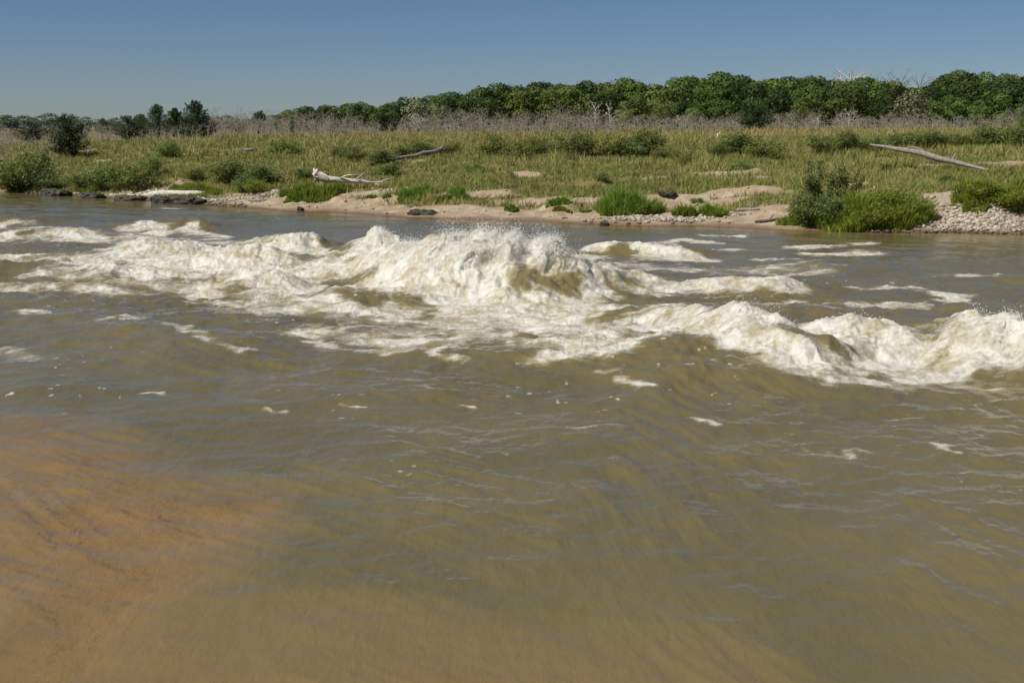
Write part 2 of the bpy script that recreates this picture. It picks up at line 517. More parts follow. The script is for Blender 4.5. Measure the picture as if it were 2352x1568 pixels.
# foam: [(photo x, y)], height at which it lies, reach in metres, strength
FOAM = [
    ([(2310, 800), (2400, 805), (2480, 805)], .25, .50, 1.15),
    ([(-60, 655), (120, 650), (300, 668)], .1, .35, .62), ([(500, 665), (620, 690), (760, 700)], .05, .35, .7), ([(0, 545), (160, 540), (320, 548)], .1, .5, .68),
    ([(1500, 560), (1560, 545), (1620, 552)], .05, .3, .7), ([(700, 760), (900, 765), (1100, 760)], .05, .4, .66), ([(1180, 800), (1300, 810)], .1, .25, .6),
    ([(1650, 850), (1850, 875), (2050, 890)], .05, .22, .62), ([(1400, 640), (1350, 660), (1500, 668)], .1, .3, .75), ([(1900, 700), (2100, 695)], .05, .3, .55),
    ([(860, 560), (1000, 560), (1130, 548), (1220, 560), (1290, 590)], .8, .75, 1.35),
    ([(1080, 560), (1200, 570), (1290, 595)], .95, .5, 1.6),
    ([(900, 625), (1000, 620), (1100, 630), (1140, 655)], .40, .75, 1.5),
    ([(940, 690), (1050, 695), (1130, 685)], .02, .35, 1.3),
    ([(1300, 620), (1330, 650)], .3, .5, .95),
    ([(1180, 690), (1300, 695), (1380, 690)], .02, .3, .75),
    ([(700, 600), (800, 590), (900, 600)], .3, .9, 1.15),
    ([(560, 560), (700, 570), (850, 570)], .3, .8, .8),
    ([(820, 545), (872, 535), (930, 555)], .5, .5, 1.25),
    ([(650, 640), (760, 625), (900, 640)], .15, .8, .85),
    ([(450, 590), (530, 572), (600, 580), (660, 590)], .35, .6, 1.1),
    ([(560, 560), (600, 575), (650, 585)], .45, .5, 1.3),
    ([(500, 640), (580, 630), (660, 650)], .22, .6, 1.45),
    ([(600, 665), (660, 672)], .03, .3, .95),
    ([(300, 570), (400, 560), (470, 580)], .2, .8, 1.05),
    ([(200, 590), (330, 590), (450, 610)], .1, .7, .9),
    ([(-80, 598), (100, 605), (260, 622), (360, 632)], .15, .42, 1.2),
    ([(0, 580), (200, 590)], .1, .6, .65),
    ([(380, 640), (520, 648)], .05, .35, .8),
    ([(640, 535), (690, 525), (720, 550)], .45, .40, 1.15),
    ([(560, 545), (640, 560)], .25, .5, .75),
    ([(300, 508), (350, 502), (365, 512)], .3, .35, 1.0),
    ([(370, 500), (430, 491), (480, 500)], .45, .22, .95),
    ([(330, 530), (420, 526), (500, 535)], .1, .35, .75),
    ([(-50, 498), (40, 490), (100, 495)], .35, .35, .95),
    ([(-50, 530), (80, 522), (140, 518), (220, 530)], .25, .45, 1.05),
    ([(0, 548), (150, 550), (300, 555)], .05, .5, .55),
    ([(380, 478), (440, 480)], .0, .3, .3),
    ([(900, 735), (1050, 740), (1150, 735), (1300, 722)], .03, .7, .62), ([(1300, 740), (1450, 735), (1600, 725)], .2, .5, .70),
    ([(600, 705), (760, 710), (900, 720)], .03, .6, .66), ([(500, 560), (300, 545), (100, 545)], .05, 1.0, .60), ([(100, 640), (400, 665)], .05, .5, .5), ([(1350, 610), (1600, 620), (1850, 620)], .02, .7, .5),
    ([(850, 770), (1000, 780), (1150, 775), (1300, 765)], .1, .35, .72),
    ([(860, 800), (960, 800), (1060, 775), (1070, 800), (1000, 810)], .08, .16, .62),
    ([(1000, 825), (1050, 828)], .05, .10, .6),
    ([(1250, 775), (1400, 760), (1500, 745), (1580, 735)], .38, .25, 1.0),
    ([(1350, 755), (1450, 725), (1560, 715)], .35, .35, .95),
    ([(1330, 700), (1450, 692), (1560, 700)], .2, .5, .72),
    ([(1480, 705), (1600, 703)], .3, .40, .85), ([(1600, 703), (1700, 714), (1800, 738), (1855, 757)], .45, .42, 1.1),
    ([(1640, 730), (1740, 750), (1820, 775)], .42, .40, 1.4),
    ([(1560, 745), (1680, 772), (1790, 808)], .28, .22, 1.2),
    ([(1780, 690), (1830, 680)], .1, .2, .8),
    ([(1380, 635), (1450, 632), (1520, 642)], .2, .4, .85),
    ([(1310, 600), (1360, 580)], .1, .35, .85),
    ([(1590, 642), (1700, 645), (1820, 645)], .2, .30, 1.0),
    ([(1800, 675), (1840, 670)], .02, .22, .95),
    ([(1370, 558), (1440, 553), (1540, 568), (1620, 577)], .2, .28, 1.1),
    ([(1470, 577), (1570, 587)], .1, .2, .85),
    ([(1620, 541), (1705, 541)], .02, .2, .85),
    ([(1640, 575), (1700, 572)], .02, .2, .7),
    ([(1860, 577), (2010, 575)], .1, .25, .8),
    ([(1830, 565), (1960, 558), (2000, 552)], .05, .28, .72),
    ([(1980, 660), (2090, 658)], .02, .22, 1.0),
    ([(2140, 672), (2190, 678), (2180, 690)], .02, .25, 1.0),
    ([(1740, 600), (1830, 604)], .02, .2, .6),
    ([(2200, 637), (2330, 634)], .05, .16, .6),
    ([(1900, 745), (1990, 735), (2090, 755)], .42, .42, 1.15),
    ([(1900, 790), (2000, 815), (2080, 840)], .12, .32, 1.2),
    ([(1960, 775), (2060, 790)], .28, .35, 1.25),
    ([(2080, 850), (2200, 856)], .05, .15, 1.1),
    ([(2120, 735), (2240, 735), (2352, 745), (2430, 765)], .42, .42, 1.15),
    ([(2150, 770), (2260, 780), (2352, 775), (2430, 790)], .25, .4, 1.05),
    ([(2120, 845), (2200, 815), (2300, 795), (2400, 800)], .2, .25, 1.05),
    ([(2200, 820), (2300, 830), (2400, 830)], .1, .3, .7),
    ([(1860, 820), (1960, 855)], .1, .2, .85),
    ([(50, 715), (90, 725)], .02, .25, .6),
    ([(380, 745), (430, 755), (480, 780), (560, 800)], .08, .14, .62),
    ([(440, 690), (540, 700)], .02, .25, .55),
    ([(1380, 855), (1410, 850)], .1, .10, .75), ([(1430, 880), (1500, 890)], .05, .10, .6),
    ([(730, 785), (790, 805)], .03, .12, .72),
    ([(20, 800), (60, 820)], .02, .25, .45), ([(240, 745), (320, 735)], .03, .2, .5),
    ([(1050, 942), (1080, 943)], 0, .04, .66),
    ([(1580, 975), (1640, 990)], 0, .07, .68), ([(1320, 985), (1430, 990)], 0, .05, .6), ([(1840, 1035), (1980, 1040)], 0, .06, .55),
    ([(600, 947), (660, 950)], 0, .05, .6), ([(330, 900), (400, 905)], 0, .06, .55), ([(800, 925), (830, 930)], 0, .04, .6),
    ([(2200, 900), (2300, 905)], 0, .1, .5), ([(2050, 970), (2100, 972)], 0, .05, .55), ([(2140, 1028), (2170, 1030)], 0, .04, .6),
]
FWD = [([at(a_, b_, z_) for a_, b_ in pts], r_, s_) for pts, z_, r_, s_ in FOAM]

CLEAR = [([(1200, 672), (1250, 676), (1310, 672)], .12, .26, .85), ([(1200, 690), (1320, 690)], .05, .25, .6), ([(810, 668), (860, 674)], .25, .26, .7),
         ([(780, 628), (850, 630)], .25, .35, .7), ([(930, 560), (960, 562)], .5, .25, .6), ([(490, 650), (540, 665)], .1, .35, .6),
         ([(350, 506), (410, 510)], .2, .3, .9), ([(40, 505), (100, 505)], .2, .3, .8), ([(1805, 800), (1880, 815)], .15, .28, .9),
         ([(2130, 780), (2160, 760)], .2, .3, .8), ([(60, 535), (130, 530)], .15, .25, .7),
         ([(1600, 790), (1700, 800)], .3, .3, .8), ([(1130, 560), (1150, 555)], .9, .12, .3)]
NFW = [([at(a_, b_, z_) for a_, b_ in pts], r_, s_) for pts, z_, r_, s_ in CLEAR]

r2 = [1.4]
while r2[-1] < 32: r2.append(r2[-1] + 0.010 + 0.0021 * r2[-1])
while r2[-1] < 260: r2.append(r2[-1] + 0.09 + 0.012 * (r2[-1] - 32))
aw = np.concatenate([np.linspace(-1.45, -0.50, 160)[:-1], np.linspace(-0.50, 0.50, 1300), np.linspace(0.50, 1.45, 160)[1:]])
wx, wy, wF, nr, na = polar_grid(np.array(r2), aw)
wx = wx.astype(np.float32); wy = wy.astype(np.float32)


def water_surface(x, y, detail=True):
    r = np.sqrt(x * x + y * y)
    h = np.zeros_like(x); lx = np.zeros_like(x); ly = np.zeros_like(x); ridge_h = np.zeros_like(x)
    xw = x + 0.22 * fbm(x * 0.9, y * 0.9, 1, 3); yw = y + 0.30 * fbm(x * 0.9 + 9, y * 0.9, 4, 3)
    xw = xw + .10 * fbm(x * 3.1, y * 3.1, 220, 2); yw = yw + .16 * fbm(x * 3.1, y * 3.1 + 5, 223, 3)
    for pts, wf, wb, lean in RW:
        P = np.array(pts)
        m = (x > P[:, 0].min() - 3) & (x < P[:, 0].max() + 3) & (y > P[:, 1].min() - 3.5) & (y < P[:, 1].max() + 3.5)
        if not m.any(): continue
        seg_l = np.concatenate([[0], np.cumsum(np.hypot(np.diff(P[:, 0]), np.diff(P[:, 1])))])
        k = max(3, int(seg_l[-1] / .2) + 1); tl = np.linspace(0, seg_l[-1], k); step = tl[1] - tl[0]
        Q = np.stack([np.interp(tl, seg_l, P[:, c]) for c in range(3)], 1)
        ker = np.array([1, 2, 3, 2, 1.0]) / 9
        for c in range(3):
            e = np.concatenate([[Q[0, c]] * 2, Q[:, c], [Q[-1, c]] * 2]); Q[:, c] = np.convolve(e, ker, 'valid')
        Q[:, 2] *= np.minimum(1, (np.arange(k) + 1.5) / 3.5) * np.minimum(1, (k - np.arange(k) + .5) / 3.5)
        acc = np.zeros(int(m.sum()), np.float32); xm = xw[m]; ym = yw[m]
        for qx, qy, qa in Q:
            w = wb + (wf - wb) * sstep(-.35, .35, qy - ym)
            acc += qa ** 4 * np.exp(-4 * ((xm - qx) ** 2 + (ym - qy) ** 2) / (w * w))
        hh = (acc / max(1.0, (math.sqrt(math.pi / 4) * .5 * (wf + wb) / step))) ** .25 * (0.86 + .30 * fbm(x[m] * 1.5 + P[0, 0], y[m] * 1.1, 230, 3))
        ridge_h[m] = ridge_h[m] + hh ** 3
    ridge_h = ridge_h ** (1 / 3.0)
    over = np.clip(ridge_h - .42, 0, 1)
    ly = ly - over * .30
    lx = lx + over * .30
    D = np.zeros_like(x)
    for pts, rr, ss in FWD:
        P = np.array(pts)
        q = rr * 2.5 + .5
        m = (x > P[:, 0].min() - q) & (x < P[:, 0].max() + q) & (y > P[:, 1].min() - q) & (y < P[:, 1].max() + q)
        if not m.any(): continue
        d, sd, tt = polydist(xw[m], yw[m], pts)
        D[m] = np.maximum(D[m], ss * np.exp(-(d / rr) ** 2 * .8))
    for pts, rr, ss in NFW:
        P = np.array(pts)
        q = rr * 2.5 + .5
        m = (x > P[:, 0].min() - q) & (x < P[:, 0].max() + q) & (y > P[:, 1].min() - q) & (y < P[:, 1].max() + q)
        d, sd, tt = polydist(xw[m], yw[m], pts)
        D[m] = D[m] * (1 - ss * np.exp(-(d / rr) ** 2))
    # stream-wise streaks and lacy holes in the foam
    wxn = x + 0.18 * gnoise(x * 1.6, y * 1.6, 12); wyn = y + 0.30 * gnoise(x * 1.3, y * 1.3, 13)
    n = 0.5 + 0.5 * (0.9 * fbm(wxn * 1.1, wyn * 1.7, 14, 5, 0.65) + 0.5 * ridged(wxn * 1.6, wyn * 2.6, 20, 3))
    foam = sstep(-.38, .60, D * 1.12 - 1.05 + (n - .24) * 1.6) 
    foam = np.where(D < 0.2, 0, foam)
    foam = np.maximum(foam, 0.85 * sstep(1.2, 1.55, D))
    # turbulence
    tur = sstep(0.15, 0.9, D)
    z = ridge_h + ridge_h * (.05 * ridged(xw * 1.8, yw * 2.6, 240, 3) - .03)
    z = z + 0.055 * fbm(x * 0.55 + 0.3 * y, y * 0.8, 24, 3) * sstep(3, 12, r)
    # wind and current ripples, crests running down to the right
    azm = x / np.maximum(y, .5)
    for (cx_, cy_, wt, sd_) in ((.29, -.957, sstep(-.05, .22, azm), 190), (.80, -.60, sstep(.25, -.02, azm), 196), (.97, -.24, sstep(-.0, -.25, azm) * .8, 202)):
        ua = x * cx_ + y * cy_; va = -x * cy_ + y * cx_
        va = va + .25 * gnoise(ua * .35, va * .5, sd_)
        patch = sstep(-.25, .35, fbm(x * .45 + sd_, y * .35, sd_ + 1, 2))
        z = z + wt * patch * sstep(24, 10, r) * (.45 + .55 * sstep(4, 8.5, r)) * ((.032 if sd_ == 190 else .021) * ridged(va * 2.2, ua * .40, sd_ + 2, 2) + .0055 * ridged(va * 7.5, ua * 1.3, sd_ + 4, 2))
    c, s_ = math.cos(R(-24)), math.sin(R(-24))
    u = x * c - y * s_; v = x * s_ + y * c
    amp = sstep(2, 9, r) * 0.6 + 0.4
    rq = ridged(u * 0.9 + 0.4 * gnoise(x * .7, y * .7, 27), v * 2.2, 28, 3)
    z = z + amp * (0.008 * rq + 0.005 * fbm(u * 2.2, v * 5.5, 33, 3))
    z = z + amp * 0.016 * fbm(x * 1.9 + 2, y * 3.1, 37, 3)
    # choppy reach across the rapids
    chop = np.exp(-((y - np.interp(x, [-14, 0, 8], [24, 17, 13])) / 6.0) ** 2)
    z = z + chop * (0.055 * fbm(x * 1.1, y * 1.4, 44, 4) + 0.05 * ridged(x * 1.4 + .3 * y, y * 1.9, 47, 3))
    z = z + foam * (0.085 * fbm(x * 2.6, y * 2.6, 80, 4, .65) * (0.5 + ridge_h) + 0.05 * np.abs(fbm(x * 7, y * 7, 84, 3, .6)) * (.4 + ridge_h))
    lx = lx + foam * 0.10 * fbm(x * 4, y * 4, 87, 3) * (.3 + ridge_h); ly = ly + foam * 0.14 * fbm(x * 4 + 7, y * 4, 90, 3) * (.3 + ridge_h)
    fk = gnoise(x * 5.5, y * 6.5, 210) * .5 + gnoise(x * 12, y * 15, 211) * .5  # fine white flecks: bubbles, and bright specks painted in for sun glints
    foam = np.maximum(foam, sstep(.50, .62, fk) * sstep(-.05, .35, fbm(x * .5, y * .4, 213, 2)) * sstep(6.5, 9, r) * sstep(26, 18, r) * .85)
    # calm beside the far shore and over the shoal
    calm = sstep(0.2, 3.0, yshore(x) - y)
    z = z * (0.15 + 0.85 * calm)
    crest_glow = np.clip(sstep(0.1, 1.0, D) * 0.7 + sstep(.15, .7, ridge_h) * 0.5, 0, 1)  # mask for the painted glow of light passing through the crests
    return x + lx, y + ly, z, foam, crest_glow, D, ridge_h


X, Y, Z, foam, crest_glow, Dn, RH = water_surface(wx, wy)
depth = np.clip(Z * 0 - gz(X, Y), 0, 3)
sv = Y - yshore(X)

wm, nt, nn, ll = mat_new('muddy_water')
geo = nn.new('ShaderNodeNewGeometry'); pos = geo.outputs['Position']
fo = attr(nt, 'foam').outputs['Fac']; glow = attr(nt, 'crest_glow').outputs['Fac']; dp = attr(nt, 'depth').outputs['Fac']
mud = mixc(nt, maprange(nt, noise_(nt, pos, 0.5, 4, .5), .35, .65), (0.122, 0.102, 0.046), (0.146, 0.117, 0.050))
mud = mixc(nt, math_(nt, 'MULTIPLY', glow, 0.75), mud, (0.34, 0.275, 0.13))  # lighter khaki on crests: back-lit glow of thin water put into the colour
mud = mixc(nt, maprange(nt, dp, .175, .09), mud, (0.24, 0.165, 0.075))  # amber over the shallows: light bounced off the bed, painted into the water colour
mp = nn.new('ShaderNodeMapping'); mp.inputs['Scale'].default_value = (1.9, 0.8, 1.0); mp.inputs['Rotation'].default_value = (0, 0, R(-28))
ll.new(pos, mp.inputs[0])
w1 = noise_(nt, mp.outputs[0], 4.5, 5, .55, .4); w2 = noise_(nt, mp.outputs[0], 16, 4, .6, .3)
bw = nn.new('ShaderNodeBump'); bw.inputs['Distance'].default_value = 0.035; bw.inputs['Strength'].default_value = 0.38
ll.new(math_(nt, 'ADD', w1, math_(nt, 'MULTIPLY', w2, .25)), bw.inputs['Height'])
water = N(nt, 'ShaderNodeBsdfPrincipled'); water.inputs['Roughness'].default_value = 0.08; water.inputs['IOR'].default_value = 1.33
water.inputs['Specular IOR Level'].default_value = 0.5
ll.new(mud, water.inputs['Base Color']); ll.new(bw.outputs[0], water.inputs['Normal'])
# the shallow layer lets the bed show, the more the thinner it is
tr = nn.new('ShaderNodeBsdfTransparent'); tr.inputs['Color'].default_value = (0.94, 0.82, 0.60, 1)
gl = nn.new('ShaderNodeBsdfGlossy'); gl.inputs['Roughness'].default_value = 0.11; ll.new(bw.outputs[0], gl.inputs['Normal'])
fr = nn.new('ShaderNodeFresnel'); fr.inputs['IOR'].default_value = 1.33; ll.new(bw.outputs[0], fr.inputs['Normal'])
clear = nn.new('ShaderNodeMixShader'); ll.new(fr.outputs[0], clear.inputs[0]); ll.new(tr.outputs[0], clear.inputs[1]); ll.new(gl.outputs[0], clear.inputs[2])
vis = math_(nt, 'POWER', 2.718, math_(nt, 'MULTIPLY', dp, -11.0))
vis = math_(nt, 'MULTIPLY', vis, 2.3); vis = math_(nt, 'SUBTRACT', vis, .42); vis = math_(nt, 'MAXIMUM', vis, 0.0); vis = math_(nt, 'MINIMUM', vis, 0.92)
wmix = nn.new('ShaderNodeMixShader'); ll.new(vis, wmix.inputs[0]); ll.new(water.outputs[0], wmix.inputs[1]); ll.new(clear.outputs[0], wmix.inputs[2])
# foam
mps = nn.new('ShaderNodeMapping'); mps.inputs['Scale'].default_value = (1.0, 1.8, 1.0); ll.new(pos, mps.inputs[0])
f1 = noise_(nt, mps.outputs[0], 6, 7, .75, .8); f2 = noise_(nt, pos, 34, 4, .7)
f0 = noise_(nt, pos, 2.3, 5, .65, .5)
fcol = mixc(nt, maprange(nt, math_(nt, 'ADD', math_(nt, 'MULTIPLY', f1, .5), math_(nt, 'MULTIPLY', f0, .5)), .36, .58), (0.44, 0.37, 0.20), (0.88, 0.86, 0.79))
fb = nn.new('ShaderNodeBump'); fb.inputs['Distance'].default_value = 0.05; fb.inputs['Strength'].default_value = 0.65
ll.new(math_(nt, 'ADD', f1, math_(nt, 'MULTIPLY', f2, .4)), fb.inputs['Height'])
fs = N(nt, 'ShaderNodeBsdfPrincipled'); fs.inputs['Roughness'].default_value = .5
ll.new(fcol, fs.inputs['Base Color']); ll.new(fb.outputs[0], fs.inputs['Normal'])
ft = nn.new('ShaderNodeBsdfTranslucent'); ft.inputs['Color'].default_value = (.9, .85, .7, 1)
fmx = nn.new('ShaderNodeMixShader'); fmx.inputs[0].default_value = .25; ll.new(fs.outputs[0], fmx.inputs[1]); ll.new(ft.outputs[0], fmx.inputs[2])
fn = math_(nt, 'ADD', math_(nt, 'MULTIPLY', noise_(nt, mps.outputs[0], 11, 6, .75, .6), .6), math_(nt, 'MULTIPLY', noise_(nt, mps.outputs[0], 3.4, 5, .7, 1.2), .4))
ff = math_(nt, 'ADD', fo, math_(nt, 'MULTIPLY', math_(nt, 'SUBTRACT', fn, .47), 2.3))
ff = maprange(nt, ff, .12, 1.12)
ff = math_(nt, 'MULTIPLY', ff, maprange(nt, fo, 0.0, 0.12))
mx = nn.new('ShaderNodeMixShader'); ll.new(ff, mx.inputs[0]); ll.new(wmix.outputs[0], mx.inputs[1]); ll.new(fmx.outputs[0], mx.inputs[2])
o = nn.new('ShaderNodeOutputMaterial'); ll.new(mx.outputs[0], o.inputs[0])
me = np_mesh('water', np.stack([X, Y, Z], 1), wF, wm, True, {'foam': foam, 'crest_glow': crest_glow, 'depth': depth})
water_o = link('water', me); tag(water_o, kind='structure')

# --- spray thrown off the crests
OCT_V = np.array([(1, 0, 0), (-1, 0, 0), (0, 1, 0), (0, -1, 0), (0, 0, 1), (0, 0, -1)], np.float32)
OCT_F = np.array([(0, 2, 4), (2, 1, 4), (1, 3, 4), (3, 0, 4), (2, 0, 5), (1, 2, 5), (3, 1, 5), (0, 3, 5)])
wgt = np.where((foam > .7) & (np.abs(aw[None, :].repeat(nr, 0).ravel()) < .5), sstep(.30, 1.0, RH) ** 1.3, 0) * (wx * wx + wy * wy) ** .5
cdf = np.cumsum(wgt); tot = cdf[-1]
NS = 60000
idx = np.searchsorted(cdf, rng.random(NS) * tot)
px_, py_, pz_ = X[idx], Y[idx], Z[idx]
hgt = rng.exponential(1.0, NS) * (0.015 + 0.060 * RH[idx])
ang = rng.random(NS) * 6.28
cl = gnoise(px_ * 5, py_ * 5, 95)
hgt = hgt * (0.5 + 1.6 * np.clip(cl, 0, 1))
cen = np.stack([px_ + np.cos(ang) * hgt * .7 + 0.04, py_ + np.sin(ang) * hgt * .7 - .03, pz_ + hgt], 1)
siz = (0.0022 + 0.0055 * rng.random(NS) ** 4)
V = (cen[:, None, :] + OCT_V[None] * siz[:, None, None] * (0.7 + 0.6 * rng.random((NS, 1, 3)))).reshape(-1, 3)
Fs = (OCT_F[None] + (np.arange(NS) * 6)[:, None, None]).reshape(-1, 3)
sm, nt, nn, ll = mat_new('spray_white')
p = N(nt, 'ShaderNodeBsdfPrincipled'); p.inputs['Base Color'].default_value = (.86, .86, .82, 1); p.inputs['Roughness'].default_value = .25
o = nn.new('ShaderNodeOutputMaterial'); ll.new(p.outputs[0], o.inputs[0])
spray = link('spray', np_mesh('spray', V, Fs, sm, True))
tag(spray, 'white drops of spray thrown up from the breaking crests of the rapids', 'spray', kind='stuff')

# ------------------------------------------------------------------ plants and wood on the bank
class MB:
    """collects boxes, tubes, leaves; build() links them as ONE mesh object"""
    def __init__(self): self.v = []; self.f3 = []; self.t = []; self.n = 0

    def add(self, v, f, tone):
        v = np.asarray(v, np.float32); f = np.asarray(f, np.int64)
        self.v.append(v); self.f3.append(f + self.n); self.n += len(v)
        self.t.append(np.broadcast_to(np.asarray(tone, np.float32), (len(v),)))

    def tube(self, pts, rad, sides=5, tone=.5, cap=True, flat=1.0, rough=0.0):
        pts = np.asarray(pts, float); k = len(pts)
        rad = np.broadcast_to(np.asarray(rad, float), (k,))
        rings = []
        for i in range(k):
            t = pts[min(i + 1, k - 1)] - pts[max(i - 1, 0)]; t = t / (np.linalg.norm(t) + 1e-9)
            a = np.array([0, 0, 1.0]) if abs(t[2]) < .9 else np.array([1.0, 0, 0])
            u = np.cross(t, a); u /= np.linalg.norm(u); w = np.cross(t, u)
            th = np.arange(sides) / sides * 2 * np.pi
            rr = rad[i] * (1 + (rough * (rng.random(sides) - .5) * 2 if rough else 0))
            rings.append(pts[i] + (np.cos(th) * rr)[:, None] * u + (np.sin(th) * rr * flat)[:, None] * w)
        V = np.concatenate(rings)
        F = []
        for i in range(k - 1):
            for j in range(sides):
                a = i * sides + j; b = i * sides + (j + 1) % sides
                F += [(a, b, b + sides), (a, b + sides, a + sides)]
        if cap:
            for i0 in (0, (k - 1) * sides):
                for j in range(1, sides - 1): F.append((i0, i0 + j, i0 + j + 1))
        self.add(V, F, tone)

    def leaves(self, cen, nrm, size, aspect=1.0, tone=.5, along=None):
        """rhombic leaves or leaf clumps with a fold"""
        n = len(cen); cen = np.asarray(cen, float)
        nrm = nrm / (np.linalg.norm(nrm, axis=1, keepdims=True) + 1e-9)
        if along is None: along = rng.normal(size=(n, 3))
        u = along - nrm * np.sum(along * nrm, 1, keepdims=True); u /= np.linalg.norm(u, axis=1, keepdims=True) + 1e-9
        w = np.cross(nrm, u)
        size = np.broadcast_to(np.asarray(size, float), (n,))[:, None]
        a = cen - u * size; b = cen + w * size * aspect + nrm * size * .15; c = cen + u * size; d = cen - w * size * aspect + nrm * size * .15
        V = np.stack([a, b, c, d], 1).reshape(-1, 3)
        i = np.arange(n)[:, None] * 4
        F = np.concatenate([i + np.array([[0, 1, 2]]), i + np.array([[0, 2, 3]])])
        self.add(V, F, np.repeat(np.broadcast_to(np.asarray(tone, float), (n,)), 4))

    def mesh(self, name, mat, smooth=False):
        return np_mesh(name, np.concatenate(self.v), np.concatenate(self.f3), mat, smooth, {'tone': np.concatenate(self.t)})

    def build(self, name, mat, parent=None, smooth=False, **k):
        return link(name, self.mesh(name, mat, smooth), parent, **k)


def thing(name, loc, label, cat, group=None, rz=0.0, sc=1.0):
    o = link(name, None, None, loc, rz, sc)
    return tag(o, label, cat, group)


def copy_thing(src, name=None):
    r = src.copy(); C.objects.link(r)
    for ch in [c for c in C.objects if c.parent is src]:
        c = ch.copy(); C.objects.link(c); c.parent = r
    return r


M_BARK = wood_mat('bark', (0.055, 0.042, 0.032), (0.13, 0.105, 0.085), 8, .9, .5)
M_DEAD = wood_mat('dead_twigs', (0.20, 0.172, 0.140), (0.33, 0.29, 0.24), 5, .9, .2, random_obj=.2)
M_WHITE = wood_mat('bleached_wood', (0.42, 0.36, 0.30), (0.74, 0.69, 0.62), 3.5, .8, .6, (1, 4, 4))
M_GREYW = wood_mat('weathered_wood', (0.16, 0.135, 0.12), (0.40, 0.35, 0.31), 5, .9, .8, (.6, 6, 6))
M_OAK = foliage_mat('oak_leaves', (0.052, 0.086, 0.013), .60, .15, .65, .5)
M_PALE = foliage_mat('pale_leaves', (0.150, 0.200, 0.050), .35, .25, .65, .2)
M_GREYG = foliage_mat('grey_green_leaves', (0.18, 0.20, 0.10), .35, .2, .7, .2)
M_CEDAR = foliage_mat('cedar_needles', (0.036, 0.060, 0.018), .5, .10, .7, .2)
M_WILLOW = foliage_mat('willow_leaves', (0.200, 0.245, 0.065), .35, .40, .6, .15)
M_DKWIL = foliage_mat('dark_willow_leaves', (0.150, 0.192, 0.052), .40, .36, .6, .1)
M_LUSH = foliage_mat('lush_blades', (0.205, 0.285, 0.040), .40, .42, .5, .1)
M_FAR = foliage_mat('far_leaves', (0.075, 0.105, 0.050), .40, .15, .7, .2)

# --- broadleaf crowns: lobes of leaf clumps round a forked trunk; height 1 unit = the tree's height
def crown_mesh(name, mat, seed, nleaf=2300, lobes=8, leafs=.026, wide=.54, low=.16):
    r = np.random.default_rng(seed)
    mb = MB()
    lob = []
    for k in range(lobes):
        h = low + .10 + (0.86 - low - .10) * (k + .5) / lobes
        rad_env = wide * math.sqrt(max(0.05, 1 - ((h - .50) / .55) ** 2)) * .62
        a = k * 2.4 + r.random()
        lob.append((math.cos(a) * rad_env * (.5 + .6 * r.random()), math.sin(a) * rad_env * (.5 + .6 * r.random()), h, .14 + .11 * r.random()))
    lob.append((0, 0, .45, .22))
    lob = np.array(lob)
    w = lob[:, 3] ** 2; w /= w.sum()
    k = r.choice(len(lob), nleaf, p=w)
    d = r.normal(size=(nleaf, 3)); d /= np.linalg.norm(d, axis=1, keepdims=True)
    d[:, 2] = np.abs(d[:, 2]) * np.where(r.random(nleaf) < .78, 1, -1)
    rad = lob[k, 3] * (0.82 + .22 * r.random(nleaf) + .30 * (r.random(nleaf) < .10) * r.random(nleaf))
    cen = lob[k, :3] + d * rad[:, None] * np.array([1.1, 1.1, .85])
    nrm = d + .28 * r.normal(size=(nleaf, 3))
    lt = r.random(len(lob))
    mb.leaves(cen, nrm, leafs * (.6 + .8 * r.random(nleaf)), .75, np.clip(.45 * lt[k] + .5 * r.random(nleaf) + .05, 0, 1))
    return mb.mesh(name, mat), lob


def trunk_mesh(name, lob, mat, base=.026):
    mb = MB()
    mb.tube([(0, 0, -.03), (.01, 0, .14), (.0, .01, .3), (0, 0, .55)], [base * 1.2, base, base * .75, base * .35], 6)
    for l in lob[::2]:
        p = l[:3]
        mb.tube([(0, 0, .2 + .1 * rnd.random()), (p[0] * .5, p[1] * .5, .15 + p[2] * .5), tuple(p)], [base * .5, base * .35, base * .12], 4)
    return mb.mesh(name, mat)


def tree_kind(mat, seeds, **k):
    out = []
    for s_ in seeds:
        cm, lob = crown_mesh('crown', mat, s_, **k)
        out.append((cm, trunk_mesh('trunk', lob, M_BARK)))
    return out


OAKS = tree_kind(M_OAK, (1, 2, 3, 4, 5))
PALES = tree_kind(M_PALE, (11, 12), nleaf=2000, wide=.46)
GREYS = tree_kind(M_GREYG, (21, 22), nleaf=1300, wide=.44)
FARS = tree_kind(M_FAR, (31, 32, 33), nleaf=1400, wide=.6, low=.08)


def put_tree(kind, x, y, h, name, label, cat='tree', group=None, wide=1.0, sink=0.0):
    z = float(gz(np.array([x]), np.array([y]))[0]) - sink
    cm, tm = rnd.choice(kind)
    o = thing(name, (x, y, z), label, cat, group, rnd.random() * 6.28, (h * wide, h * wide, h))
    link('crown', cm, o); link('trunk', tm, o)
    return o


